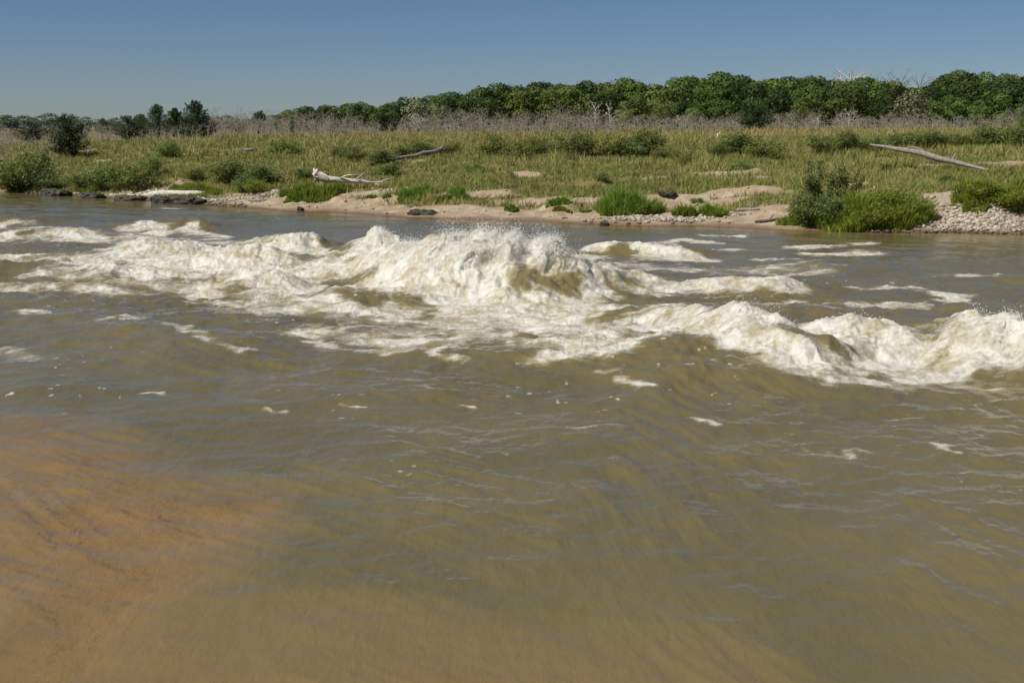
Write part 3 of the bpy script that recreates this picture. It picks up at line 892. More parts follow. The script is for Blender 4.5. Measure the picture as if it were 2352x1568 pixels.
# hill trees, four belts from the foot to the crest
belts = [('skyline', 'oaks along the crest of the hill', 184, 202, 62, 4.9),
         ('just below the skyline', 'oaks on the upper slope of the hill', 163, 181, 72, 5.0),
         ('halfway up', 'oaks on the middle slope of the hill', 141, 160, 74, 4.7),
         ('at the foot', 'oaks at the foot of the hill', 116, 138, 76, 4.4)]
ZONES = [(-.5, -.02, 'on the low left flank'), (-.02, .16, 'in the middle'), (.16, .31, 'left of the white dead tree'), (.31, 1, 'at the right end')]
for bi, (lab, grp, y0, y1, n, hh) in enumerate(belts):
    a_lo = [-.09, -.15, -.20, -.21][bi]
    for i in range(n):
        a = a_lo + (0.50 - a_lo) * (i + .1 + .8 * rnd.random()) / n
        y = y0 + (y1 - y0) * ((i * 0.618) % 1.0)
        h = hh * (.68 + .62 * rnd.random())
        h *= float(np.interp(a, [-.2, -.12, .0], [.62, .72, 1.0]))
        if .28 < a < .372: h *= (.55, .8, 1, 1)[bi]
        big = h > hh * .98
        zone = [z_[2] for z_ in ZONES if z_[0] <= a < z_[1]][0]
        put_tree(GREYS if rnd.random() < .06 else OAKS, a * y, y, h, 'oak_tree', ('taller' if big else 'smaller') + ' green hill oak ' + lab + ' ' + zone, 'tree', grp + ' ' + zone, 0.95 + .35 * rnd.random(), .25)

def on_photo(px0, Y_): return (px0 - 1176) / FPX * Y_ / 1.02


def top_z(py0, Y_):
    d = ray(1176, py0)
    return HCAM + d[2] / d[1] * Y_


# single trees that stand out: photo x of the axis, photo y of the top, distance, kind, label
SINGLE = [
    (1520, 232, 108, PALES, 'broad pale green tree under the middle of the hill', 1.1),
    (1010, 238, 112, GREYS, 'thin grey green tree standing before the left slope of the hill', .8),
    (1430, 252, 104, PALES, 'small yellowish green tree just right of the white forked dead trunks', 1.1),
    (1232, 262, 100, OAKS, 'small bright round tree at the hill foot above the left edge of the big wave', 1.0),
    (1820, 262, 104, PALES, 'pale bushy tree right of the round dark juniper', .9),
    (1120, 230, 118, OAKS, 'large dark oak standing out on the left flank of the hill', 1.2),
    (1990, 268, 106, PALES, 'pale green sapling beside the dead white trunk on the right', 1.0),
    (2240, 262, 100, PALES, 'round pale tree near the right end of the wooded hill', 1.0),
    (2310, 268, 92, GREYS, 'greyish willow tree near the right edge of the photo', 1.2),
    (2345, 245, 84, GREYS, 'tall silvery half bare tree cut by the right edge of the photo', .7),
    (2085, 276, 100, GREYS, 'grey green scrubby tree in the dead thicket at the right', 1.0),
    (545, 278, 98, PALES, 'low green sapling in the dead thicket right of the cedar group', 1.2),
    (1310, 268, 100, GREYS, 'grey green scrub tree behind the dead thicket left of centre', 1.0),
    (1590, 250, 112, PALES, 'light green tree right of the broad pale tree', .9),
]
for px0, py0, Y_, kind, lab, wide in SINGLE:
    x_ = on_photo(px0, Y_)
    zt = top_z(py0, Y_)
    zb = float(gz(np.array([x_]), np.array([Y_]))[0])
    put_tree(kind, x_, Y_, (zt - zb) * 1.03, 'bushy_tree', lab, 'tree', None, wide)

# far tree line at the left
for i in range(26):
    px0 = -70 + i * 31 + rnd.uniform(-8, 8)
    top = np.interp(px0, [-100, 60, 100, 130, 200, 260, 330, 500, 700], [268, 272, 266, 268, 276, 274, 280, 275, 272]) + rnd.uniform(-3, 4)
    Y_ = 330 + rnd.uniform(-15, 30)
    x_ = on_photo(px0, Y_)
    zt = top_z(top, Y_)
    put_tree(FARS, x_, Y_, (zt - 2.0) * 1.15 + .6, 'far_tree', 'low hazy green tree in the far tree line beyond the dead thicket on the left', 'tree',
             'trees in the far tree line on the left', 1.5 + .3 * rnd.random(), .4)


# --- cedars (junipers)
def cedar(px0, base_py, top_py, Y_, wpx, label, seed, pointed=True, lean=0.0, spikes=0, n=1500):
    r = np.random.default_rng(seed)
    x_ = on_photo(px0, Y_)
    zb = float(gz(np.array([x_]), np.array([Y_]))[0])
    zt = top_z(top_py, Y_)
    H = zt - zb; W = wpx / FPX * Y_ / 2 * 1.45; n = int(n * 6)
    o = thing('juniper', (x_, Y_, zb), label, 'tree')
    mb = MB()
    # plumes: upswept branches, each a small cone of foliage
    npl = 120
    hh = np.sort(r.random(npl) ** 1.15)
    C_, Nn, T_, S_ = [], [], [], []
    tb = MB(); tb.tube([(0, 0, -.1), (lean * H * .5, 0, H * .5), (lean * H, 0, H * .92)], [H * .03, H * .02, H * .006], 6)
    for i in range(npl):
        h0 = hh[i]
        prof = (1 - h0) ** .62 * 1.08 if pointed else math.sqrt(max(.02, 1 - (1.9 * (h0 - .47)) ** 2)) * 1.0
        prof = prof * (.75 + .35 * r.random())
        if h0 < .12: prof *= .5 + 4 * h0
        a = r.random() * 6.28
        tip = np.array([math.cos(a) * W * prof + lean * H * h0, math.sin(a) * W * prof, min(H * 1.0, H * (h0 * .9 + .10 + .05 * r.random()))])
        root = np.array([lean * H * h0 * .6, 0, H * h0 * .72])
        m = int(n / npl)
        t = r.random(m) ** .7
        rad = (1 - t) * .16 * H * .9 + .05
        P = root + (tip - root) * t[:, None] + r.normal(size=(m, 3)) * rad[:, None] * .55
        C_.append(P); Nn.append(r.normal(size=(m, 3)) + (tip - root) * .3 + np.array([0, 0, .5])); T_.append(np.clip(.2 + .5 * r.random(m) + .3 * (t > .7), 0, 1)); S_.append((.032 + .035 * r.random(m)) * (H / 3.5) ** .4)
        tb.tube([root, (root + tip) / 2, root + (tip - root) * .8], [.02, .014, .006], 3)
    for i in range(spikes):
        a = r.random() * 6.28; q = r.random() * W * .35
        b = np.array([math.cos(a) * q + lean * H, math.sin(a) * q, H * .80]); tpt = b + np.array([r.normal() * .15, r.normal() * .1, H * (.14 + .10 * r.random())])
        m = 45; t = r.random(m)
        C_.append(b + (tpt - b) * t[:, None] + r.normal(size=(m, 3)) * (.06 * (1.1 - t))[:, None] * H * .4); Nn.append(r.normal(size=(m, 3))); T_.append(.2 + .4 * r.random(m)); S_.append(.05 + .03 * r.random(m))
        tb.tube([b, tpt], [.02, .006], 3)
    mb.leaves(np.concatenate(C_), np.concatenate(Nn), np.concatenate(S_), .55, np.concatenate(T_))
    mb.build('crown', M_CEDAR, o); tb.build('trunk', M_BARK, o)
    return o


cedar(155, 335, 262, 62, 66, 'dark round topped juniper with a ragged crooked tip at the far left of the bank', 3, False, 0.0, 2)
cedar(300, 312, 266, 86, 74, 'low bushy dark cedar, first of the cedar group from the left', 4, False, 0, 2)
cedar(362, 312, 240, 92, 62, 'cedar with a thin bare spire left of the middle of the cedar group', 5, True, 0, 2)
cedar(402, 312, 249, 90, 58, 'dull green cedar squeezed between the spired cedar and the tallest cedar', 6, True, 0, 2)
cedar(449, 314, 232, 84, 76, 'tallest and darkest cedar of the group with a pointed top', 7, True, .02, 4, 2200)
cedar(236, 300, 272, 150, 30, 'small distant cedar left of the cedar group', 8, True)
cedar(70, 320, 290, 90, 66, 'sprawling dull juniper in the dead thicket at the far left edge', 9, False)
cedar(596, 305, 255, 110, 26, 'narrow dark cedar rising from the dead thicket right of the cedar group', 10, False, 0, 2)
cedar(888, 312, 262, 88, 44, 'dark leaning cedar at the thicket edge under the left end of the hill', 12, False, -.10, 2)
cedar(1735, 304, 236, 84, 66, 'round dark juniper at the edge of the meadow before the hill', 13, False, 0, 1, 2000)
cedar(325, 300, 262, 140, 24, 'small cedar showing behind the low bushy cedar', 14, False)
cedar(1000, 292, 228, 150, 20, 'thin dark cedar spire in the oaks on the left flank of the hill', 15, True)
cedar(2248, 262, 165, 196, 30, 'brownish cedar standing above the oaks near the right end of the skyline', 16, False)


# --- dead trees
def dead_tree(name, x, y, h, label, cat='dead tree', group=None, mat=None, spread=.38, nb=9, seed=0, base=.022, sub=3):
    r = np.random.default_rng(seed)
    zb = float(gz(np.array([x]), np.array([y]))[0])
    o = thing(name, (x, y, zb), label, cat, group, 0)
    tk = MB(); br = MB(); tw = br
    pts = [np.array([0, 0, -.1])]
    for k in range(4): pts.append(pts[-1] + np.array([r.normal() * .04 * h, r.normal() * .03 * h, h * .19]))
    tk.tube(pts, np.array([1.2, 1, .8, .6, .3]) * base * h, 6, .5)
    for k in range(nb):
        t0 = 1 + 3 * (k + .5) / nb
        i = int(t0); f = t0 - i
        p = pts[i] + (pts[min(i + 1, 4)] - pts[i]) * f
        a = k * 2.4 + r.random() * .6
        L = h * spread * (1.1 - .14 * t0) * (.7 + .5 * r.random())
        d = np.array([math.cos(a), math.sin(a), .55 + .5 * r.random()]); d /= np.linalg.norm(d)
        q = p + d * L * .5 + np.array([0, 0, r.normal() * .02 * h]); e = q + (d + np.array([r.normal() * .3, r.normal() * .3, .25])) * L * .5
        br.tube([p, q, e], np.array([.5, .34, .14]) * base * h, 4)
        for m in range(sub):
            s0 = q + (e - q) * r.random(); dd = d + r.normal(size=3) * .6; dd[2] = abs(dd[2]) * .8 + .1
            e2 = s0 + dd / np.linalg.norm(dd) * L * (.3 + .3 * r.random())
            tw.tube([s0, e2], [max(.012, base * h * .13), .007], 3, cap=False)
            for mm in range(2):
                e3 = s0 + (e2 - s0) * (.4 + .5 * r.random()); d3 = dd + r.normal(size=3) * .7
                tw.tube([e3, e3 + d3 / np.linalg.norm(d3) * L * .22], [max(.010, base * h * .09), .006], 3, cap=False)
    m_ = mat or M_DEAD
    tk.build('trunk', m_, o, True); br.build('branches', m_, o)
    return o




for i, (px0, top, Y_, lab, mt, sp) in enumerate([
    (1945, 158, 198, 'big bare white barked dead tree rising above the skyline of the hill', M_WHITE, .55),
    (2000, 168, 200, 'slender bare tree just right of the big white dead tree on the skyline', M_DEAD, .4),
    (2065, 166, 198, 'feathery bare tree in the gap of the skyline oaks', M_DEAD, .5),
    (2110, 178, 196, 'smaller bare tree right of the feathery one on the skyline', M_DEAD, .5),
    (2135, 165, 202, 'thin upright bare tree at the left edge of the tall skyline oaks', M_DEAD, .3),
    (1910, 172, 200, 'grey bare tree left of the big white dead tree', M_DEAD, .45),
    (1362, 228, 112, 'white forked dead trunk, left one of the pair before the middle of the hill', M_WHITE, .28),
    (1400, 232, 112, 'white forked dead trunk, right one of the pair before the middle of the hill', M_WHITE, .28),
    (1450, 240, 116, 'grey dead tree with a dense head of twigs right of the white pair', M_DEAD, .5),
    (1320, 236, 118, 'grey dead tree with fine twigs left of the white pair', M_DEAD, .5),
    (1952, 250, 104, 'dead tree with a bright white lower trunk at the hill foot on the right', M_WHITE, .5),
    (1880, 262, 96, 'thin pale dead pole tree right of the round juniper', M_WHITE, .25),
    (2060, 262, 100, 'low spreading dead tree between the white trunk and the right end', M_DEAD, .6),
    (1700, 262, 100, 'grey dead shrubby tree left of the round juniper', M_DEAD, .6),
    (800, 272, 92, 'dark bare pole tree left of the leaning cedar', M_DEAD, .2),
    (690, 258, 112, 'feathery bare tree where the hill begins', M_DEAD, .5),
    (490, 270, 100, 'thin bare tree just right of the tallest cedar', M_DEAD, .35),
    (960, 268, 100, 'pale bare tree leaning right of the leaning cedar', M_WHITE, .6),
    (1080, 262, 104, 'grey dead tree before the large dark oak', M_DEAD, .6),
    (2330, 250, 110, 'bare silvery tree beside the right edge of the photo', M_DEAD, .5),
    (2210, 235, 150, 'grey leafless tree on the slope near the right end', M_DEAD, .45),
    (16, 285, 80, 'bare grey sapling at the left edge of the dead thicket', M_DEAD, .3),
    (1560, 262, 92, 'white stemmed dead tree under the broad pale tree', M_WHITE, .35),
    (1200, 268, 94, 'small sprawling dead tree above the left end of the big wave', M_DEAD, .6)]):
    x_ = on_photo(px0, Y_)
    zb = float(gz(np.array([x_]), np.array([Y_]))[0]); zt = top_z(top, Y_)
    dead_tree('dead_tree', x_, Y_, (zt - zb) / .92, lab, 'dead tree', None, mt, sp, 16, 200 + i, .013 if (mt is M_WHITE and Y_ < 150) else (.024 if Y_ > 150 else .017))

# the dead thicket: a countless belt of grey leafless scrub behind the meadow
tk = MB()
nst = 2700
A_ = rng.uniform(-.52, .52, nst); q = rng.random(nst)
Y_ = np.where(A_ < -.38, 62 + 50 * q, 80 + 34 * q)
X_ = A_ * Y_
Zb = gz(X_, Y_)
Hh = np.clip((1.05 + .8 * rng.random(nst) + 1.1 * gnoise(X_ * .12, Y_ * .1, 140)), .5, 3.2) * np.interp(A_, [-.5, -.36, -.25, .1, .3, .5], [.5, .6, .95, .85, .75, .6]) * (.75 + .55 * q)
for i in range(nst):
    b = np.array([X_[i], Y_[i], Zb[i] - .05]); h = Hh[i]
    ln = rng.normal(size=2) * .16 * h
    top = b + np.array([ln[0], ln[1], h]); mid = (b + top) / 2 + np.array([rng.normal() * .06, 0, 0])
    tn = rng.random()
    tk.tube([b, mid, top], [.028, .02, .008], 3, tn, cap=False)
    for k in range(6):
        s0 = b + (top - b) * (.25 + .65 * rng.random()); d = np.array([rng.normal(), rng.normal() * .7, .35 + .6 * rng.random()])
        e = s0 + d / np.linalg.norm(d) * h * (.22 + .22 * rng.random())
        tk.tube([s0, e], [.014, .007], 3, tn, cap=False)
o = tk.build('dead_scrub', M_DEAD)
tag(o, 'belt of grey leafless scrub between the meadow and the wooded hill', 'scrub', kind='stuff')


# --- leafy shrubs on the bank
def shrub_meshes(seed, leafmat, stems=22, leaves=2600, upright=.55, leaf=.034, aspect=.38, clumpy=.5):
    r = np.random.default_rng(seed)
    st = MB(); lf = MB()
    C_, N_, A2, T_ = [], [], [], []
    for k in range(stems):
        a = r.random() * 6.28; rr = .5 * math.sqrt(r.random())
        tip = np.array([math.cos(a) * rr, math.sin(a) * rr, 0]) * 1.0
        tip[2] = (upright + (1 - upright) * r.random()) * (1 - .55 * (rr / .5) ** 2 * (.6 + .4 * r.random()))
        base = tip * np.array([.18, .18, 0])
        mid = base + (tip - base) * .5 + np.array([0, 0, .06])
        st.tube([base - np.array([0, 0, .04]), mid, tip], [.009, .006, .003], 4, r.random())
        m = leaves // stems
        t = .22 + .80 * r.random(m) ** .75
        P = np.where(t[:, None] < .5, base + (mid - base) * t[:, None] * 2, mid + (tip - mid) * (t[:, None] * 2 - 1))
        P = P + r.normal(size=(m, 3)) * (.035 + .05 * (1.1 - t))[:, None] * np.array([1, 1, .8]) * (1.6 if clumpy < .6 else .8)
        C_.append(P); N_.append(r.normal(size=(m, 3)) + np.array([0, -.0, .7])); A2.append((tip - base)[None] + r.normal(size=(m, 3)) * .5); tn = r.random() * .4
        T_.append(np.clip(tn + .6 * r.random(m), 0, 1))
    P = np.concatenate(C_); P[:, 2] = np.maximum(P[:, 2], .01)
    lf.leaves(P, np.concatenate(N_), leaf * (.6 + .8 * r.random(len(P))), aspect, np.concatenate(T_), np.concatenate(A2))
    return lf.mesh('foliage', leafmat), st.mesh('stems', M_BARK)


SH_A = [shrub_meshes(s_, M_WILLOW) for s_ in (41, 42, 43)]
SH_D = [shrub_meshes(s_, M_DKWIL, 26, 3000) for s_ in (44, 45, 46)]
SH_T = [shrub_meshes(s_, M_DKWIL, 10, 1700, .75, .032, .3, .9) for s_ in (47, 48)]
SH_L = [shrub_meshes(s_, M_LUSH, 30, 3800, .5, .030, .34) for s_ in (51, 52)]

# centre px, base py, top py, width px, kind, label
SHRUBS = [
    (60, 437, 345, 120, SH_A, 'leafy green willow shrub at the far left end of the bank'),
    (30, 440, 402, 70, SH_D, 'low dark shrub hanging over the water at the far left'),
    (118, 438, 398, 76, SH_D, 'dark compact shrub right of the tall left end willow'),
    (95, 400, 340, 60, SH_A, 'upright shrub behind the left end willow'),
    (190, 436, 392, 90, SH_A, 'bright spreading shrub on the stony shore left of the dark willow mass'),
    (250, 438, 372, 100, SH_D, 'large dark willow shrub above the white stones at left'),
    (310, 430, 368, 100, SH_A, 'broad green willow shrub above the bleached log'),
    (345, 405, 355, 60, SH_A, 'upright willow shrub standing behind the broad one above the log'),
    (275, 440, 412, 50, SH_D, 'small dark bush at the shore left of the bleached log'),
    (390, 362, 318, 50, SH_A, 'small open shrub in the meadow under the cedars'),
    (440, 412, 378, 60, SH_A, 'pale thin shrub above the right end of the bleached log'),
    (530, 420, 366, 110, SH_D, 'wide dark willow shrub right of the bleached log'),
    (600, 425, 378, 80, SH_D, 'dark willow shrub right beside the wide dark one'),
    (590, 446, 410, 60, SH_L, 'small bright green round bush on the gravel edge'),
    (560, 440, 400, 60, SH_D, 'low dark shrub left of the bright round bush'),
    (650, 362, 316, 76, SH_A, 'rounded pale shrub alone in the middle of the left meadow'),
    (780, 365, 332, 40, SH_A, 'small upright shrub, left end of the row before the long fallen log'),
    (820, 372, 334, 60, SH_A, 'second upright shrub from the left before the long fallen log'),
    (880, 378, 340, 70, SH_D, 'dense little shrub in the middle of the row before the long fallen log'),
    (930, 362, 334, 50, SH_D, 'little shrub above the middle of the long fallen log'),
    (970, 358, 324, 52, SH_D, 'shrub with a bushy top just left of the root end of the long log'),
    (1040, 356, 328, 50, SH_A, 'low pale shrub just right of the root end of the long log'),
    (890, 402, 370, 60, SH_A, 'thin shrub on the slope below the long fallen log'),
    (1140, 362, 304, 80, SH_A, 'tall willow shrub at the left end of the central thicket'),
    (1190, 368, 316, 70, SH_A, 'willow shrub second from the left in the central thicket'),
    (1240, 360, 312, 60, SH_A, 'light green shrub filling the left of the central thicket'),
    (1290, 352, 308, 60, SH_A, 'light green shrub left of the darkest shrub in the central thicket'),
    (1330, 362, 300, 84, SH_D, 'darkest willow shrub in the central thicket'),
    (1400, 362, 302, 80, SH_A, 'willow shrub right of the darkest one in the central thicket'),
    (1440, 366, 318, 80, SH_D, 'low dark willow shrub in front of the tallest central one'),
    (1482, 362, 290, 96, SH_D, 'tallest willow shrub of the central thicket'),
    (1530, 368, 330, 60, SH_A, 'small willow shrub at the right end of the central thicket'),
    (1580, 378, 345, 40, SH_A, 'knee high shrub on the grass right of the central thicket'),
    (1700, 358, 300, 100, SH_D, 'large willow shrub in the meadow below the round juniper'),
    (1760, 370, 314, 90, SH_A, 'bright willow shrub right of the one below the round juniper'),
    (1650, 362, 328, 50, SH_D, 'small dark shrub left of the large one below the round juniper'),
    (1650, 300, 288, 20, SH_A, 'tiny shrub beside the pale stump in the meadow'),
    (1890, 350, 304, 70, SH_A, 'open shrub at the back of the meadow above the bare stemmed willow'),
    (1940, 346, 296, 66, SH_D, 'dark upright shrub in the back row right of centre'),
    (2000, 350, 306, 80, SH_A, 'grey green shrub in the back row left of the big grey log'),
    (2070, 340, 304, 80, SH_D, 'spreading shrub directly behind the tip of the big grey log'),
    (2130, 340, 298, 100, SH_D, 'dense shrub behind the upper part of the big grey log'),
    (2220, 338, 306, 90, SH_A, 'shrub behind the middle of the big grey log'),
    (2290, 335, 278, 110, SH_D, 'large dark shrub mass near the right edge of the meadow'),
    (2345, 338, 272, 80, SH_A, 'tall shrub cut by the right edge of the photo'),
    (1880, 478, 366, 130, SH_T, 'open bare stemmed willow standing over the shore at the right'),
    (1935, 475, 372, 90, SH_T, 'right hand stem group of the open willow over the shore'),
    (1850, 520, 440, 90, SH_D, 'dull green shrub under the open willow by the water'),
    (1910, 524, 445, 90, SH_D, 'dark shadowed shrub at the foot of the open willow'),
    (1975, 500, 436, 110, SH_L, 'leafy bright bush at the back left of the tall reed grass'),
    (2040, 500, 432, 120, SH_L, 'rounded leafy bush, highest one above the tall reed grass'),
    (2090, 505, 446, 90, SH_L, 'leafy bush between the tall reed grass and the white stones'),
    (2000, 522, 462, 130, SH_L, 'low leafy bush growing through the front of the reed grass'),
    (1400, 490, 452, 60, SH_L, 'small leafy bush in the left half of the lush grass mound'),
    (1478, 490, 458, 60, SH_L, 'small leafy bush in the right half of the lush grass mound'),
    (2180, 425, 398, 60, SH_A, 'low pale shrub on the slope under the lower end of the big grey log'),
    (1700, 392, 368, 50, SH_A, 'low shrub on the grass above the pale sand right of centre'),
    (1090, 395, 372, 46, SH_A, 'low shrub on the grass below the left end of the central thicket'),
    (700, 410, 384, 50, SH_A, 'low shrub on the grass above the bleached fallen tree'),
    (2245, 470, 425, 90, SH_L, 'bright bush on top of the undercut stony bank'),
    (2320, 480, 430, 90, SH_L, 'bright bush overhanging the stones at the right edge'),
    (1600, 470, 455, 30, SH_A, 'ankle high seedling shrub on the pale sand'),
    (1385, 420, 398, 36, SH_A, 'little shrub on the grassy slope in the middle'),
    (2030, 395, 372, 30, SH_A, 'little upright shrub under the big grey log'),
]
for i, (cx, by, ty, wd, kind, lab) in enumerate(SHRUBS):
    x_, y_ = ground_hit(cx, by)
    zb = float(gz(np.array([x_]), np.array([y_]))[0])
    hgt_ = (by - ty) / FPX * y_ * 1.04; W_ = wd / FPX * y_ * 1.15
    lm, sm_ = kind[i % len(kind)]
    o = thing('shrub', (x_, y_, zb - .02), lab, 'shrub', None, rnd.random() * 6.28, (W_, W_, hgt_))
    link('foliage', lm, o); link('stems', sm_, o)


# --- lush grass clumps by the water
def clump(cx, by, ty, wd, lab, dens=1.0, dp_=.55, mat=None):
    x_, y_ = ground_hit(cx, by - 2, .1)
    W_ = wd / FPX * y_ / 2; H_ = (by - ty) / FPX * y_
    y_ += W_ * dp_ * .6
    zb = float(gz(np.array([x_]), np.array([y_]))[0])
    n = int(min(9000, 900 * dens * W_ * W_ * dp_ * 8 + 500))
    a = rng.random(n) * 6.28; q = np.sqrt(rng.random(n))
    jag = 1 + .25 * np.sin(a * 3 + cx) + .12 * np.sin(a * 7 + by)
    lx = np.cos(a) * q * W_ * jag; ly = np.sin(a) * q * W_ * dp_ * jag
    g = gz(x_ + lx, y_ + ly) - zb
    hh = H_ * (1 - .55 * q ** 2) * (.45 + .6 * rng.random(n)) * (.62 + .9 * (gnoise(lx * 2.2 + cx, ly * 2.6, 150) + .4))
    hh = np.maximum(hh, .08)
    ln = rng.normal(size=(n, 2)) * hh[:, None] * .25 + np.stack([lx, ly], 1) / max(W_, .1) * hh[:, None] * .25
    w = .010 + .012 * rng.random(n)
    ta = rng.random(n) * 3.14
    dx = np.cos(ta) * w; dy = np.sin(ta) * w
    V = np.stack([np.stack([lx - dx, ly - dy, g - .02], 1), np.stack([lx + dx, ly + dy, g - .02], 1),
                  np.stack([lx + dx * .8 + ln[:, 0] * .35, ly + dy * .8 + ln[:, 1] * .35, g + hh * .6], 1), np.stack([lx - dx * .8 + ln[:, 0] * .35, ly - dy * .8 + ln[:, 1] * .35, g + hh * .6], 1),
                  np.stack([lx + ln[:, 0], ly + ln[:, 1], g + hh], 1)], 1).reshape(-1, 3)
    i = np.arange(n)[:, None] * 5
    F = np.concatenate([i + np.array([[0, 1, 2]]), i + np.array([[0, 2, 3]]), i + np.array([[3, 2, 4]])])
    me_ = np_mesh('grass_clump', V, F, mat or M_LUSH, False, {'tone': np.repeat(rng.random(n), 5)})
    o = link('grass_clump', me_, None, (x_, y_, zb))
    return tag(o, lab, 'grass clump')


CL = [(722, 466, 436, 138, 'wide mound of bright green grass on the beach below the bleached fallen tree'),
      (688, 466, 448, 60, 'low left end tuft of grass beside the wide beach mound'),
      (950, 468, 446, 90, 'flat bright grass patch at the top of the beach'),
      (1040, 462, 438, 80, 'bright green grass growing down onto the beach left of centre'),
      (853, 467, 458, 20, 'small lone tuft on the sand right of the wide mound'),
      (887, 468, 456, 18, 'second small tuft on the sand left of the flat grass patch'),
      (1175, 489, 470, 28, 'tuft of grass alone low on the beach above the big wave'),
      (1290, 490, 478, 40, 'thin sparse tuft on the beach right of the lone tuft'),
      (1285, 474, 452, 50, 'tall yellow green tuft on the pale sand bank'),
      (1440, 496, 446, 140, 'large lush grass mound beside the white gravel bar'),
      (1580, 500, 470, 60, 'dull grass tuft right of the white gravel bar'),
      (1640, 504, 474, 60, 'yellowish grass tuft by the driftwood poles'),
      (1345, 492, 484, 22, 'tiny tuft left of the lush mound'),
      (2000, 531, 468, 240, 'big tall stand of bright reed grass leaning over the water at the right'),
      (1930, 528, 482, 110, 'left flank of the tall reed grass under the open willow'),
      (2080, 530, 475, 90, 'shaded right flank of the tall reed grass beside the stones'),
      (1840, 520, 486, 80, 'short yellow green grass at the left foot of the open willow'),
      (2250, 490, 455, 100, 'grass drooping over the undercut stony bank'),
      (2325, 488, 450, 90, 'grass drooping over the stones at the right edge of the photo'),
      (420, 440, 424, 70, 'green grass patch above the bleached log'),
      (475, 450, 432, 60, 'grass patch at the right end of the bleached log'),
      (200, 446, 432, 60, 'low grass edging the stony shore at the left')]
for cx, by, ty, wd, lab in CL: clump(cx, by, ty, wd, lab)

# --- meadow grass: countless blades
n0 = 260000
A_ = rng.uniform(-.56, .56, n0); U = rng.random(n0)
ylo = 24.0; yhi = 84.0
Yg = 1 / (1 / ylo + U * (1 / yhi - 1 / ylo))
Yg = np.where(rng.random(n0) < .35, rng.uniform(26, 86, n0), Yg)
Xg = np.tan(A_) * Yg
s_ = Yg - yshore(Xg)
bm = np.maximum(bare_mask(Xg, Yg), blobs(Xg, Yg, _GRAV, 67))
keep = (s_ > .5) & (rng.random(n0) > bm * 1.02) & (rng.random(n0) < .55 + .45 * sstep(-.2, .2, fbm(Xg * .5, Yg * .6, 160, 3)))
Xg, Yg, s_, bm = Xg[keep], Yg[keep], s_[keep], bm[keep]
n = len(Xg); zg = gz(Xg, Yg)
pat = fbm(Xg * .16, Yg * .22, 165, 4)
hh = (.10 + .20 * rng.random(n)) * (1 + .9 * pat) * (.8 + .4 * sstep(5, 30, s_))
hh = np.clip(hh * (.95 + .9 * sstep(.1, .5, fbm(Xg * .8, Yg * .9, 175, 3))), .06, .7)
wd_ = (.011 + .011 * rng.random(n)) * (Yg / 34)
ln = rng.normal(size=(n, 2)) * hh[:, None] * .35
ta = rng.random(n) * 3.14; dx = np.cos(ta) * wd_; dy = np.sin(ta) * wd_
B = 3
V = []; T = []
for k in range(B):
    ox = rng.normal(size=n) * .05; oy = rng.normal(size=n) * .05; l2 = rng.normal(size=(n, 2)) * hh[:, None] * .4; h2 = hh * (.6 + .5 * rng.random(n))
    V.append(np.stack([np.stack([Xg + ox - dx, Yg + oy - dy, zg - .02], 1), np.stack([Xg + ox + dx, Yg + oy + dy, zg - .02], 1),
                       np.stack([Xg + ox + l2[:, 0], Yg + oy + l2[:, 1], zg + h2], 1)], 1).reshape(-1, 3))
    # tone: 0 green ... 1 straw and russet; russet towards the back of the meadow
    rs = np.clip(.22 + .50 * pat + .28 * sstep(14, 42, s_) + .22 * rng.normal(size=n) + .25 * (fbm(Xg * .5, Yg * .8, 170, 3)), 0, 1)
    T.append(np.repeat(rs, 3))
V = np.concatenate(V); T = np.concatenate(T)
F = np.arange(len(V)).reshape(-1, 3)
mg, nt, nn, ll = mat_new('meadow_blades')
a = attr(nt, 'tone')
cr = nn.new('ShaderNodeValToRGB')
el_ = cr.color_ramp.elements
el_[0].position = 0.0; el_[0].color = (.20, .245, .055, 1); el_[1].position = 1.0; el_[1].color = (.46, .27, .15, 1)
for p_, c_ in ((.35, (.31, .31, .095, 1)), (.62, (.41, .345, .145, 1)), (.85, (.43, .32, .14, 1))):
    e = el_.new(p_); e.color = c_
ll.new(a.outputs['Fac'], cr.inputs[0])
p = N(nt, 'ShaderNodeBsdfPrincipled'); p.inputs['Roughness'].default_value = .65; p.inputs['Specular IOR Level'].default_value = .2
ll.new(cr.outputs[0], p.inputs['Base Color'])
t = nn.new('ShaderNodeBsdfTranslucent'); ll.new(cr.outputs[0], t.inputs['Color'])
mx = nn.new('ShaderNodeMixShader'); mx.inputs[0].default_value = .3; ll.new(p.outputs[0], mx.inputs[1]); ll.new(t.outputs[0], mx.inputs[2])
o = nn.new('ShaderNodeOutputMaterial'); ll.new(mx.outputs[0], o.inputs[0])
g = link('grass', np_mesh('grass', V, F, mg, False, {'tone': T}))
tag(g, 'green and russet grass covering the sloping meadow of the far bank', 'grass', kind='stuff')

# --- gravel: countless pale limestone cobbles
ico_v = []; ph = (1 + 5 ** .5) / 2
for a_, b_ in ((1, ph), (-1, ph), (1, -ph), (-1, -ph)): ico_v += [(0, a_, b_), (a_, b_, 0), (b_, 0, a_)]
ico_v = np.array(ico_v, float) / math.sqrt(1 + ph * ph)
ico_f = []
for i in range(12):
    for j in range(i + 1, 12):
        for k in range(j + 1, 12):
            d1 = np.linalg.norm(ico_v[i] - ico_v[j]); d2 = np.linalg.norm(ico_v[j] - ico_v[k]); d3 = np.linalg.norm(ico_v[i] - ico_v[k])
            if max(d1, d2, d3) < 1.06:
                nrm = np.cross(ico_v[j] - ico_v[i], ico_v[k] - ico_v[i])
                ico_f.append((i, j, k) if nrm @ ico_v[i] > 0 else (i, k, j))
ico_f = np.array(ico_f)


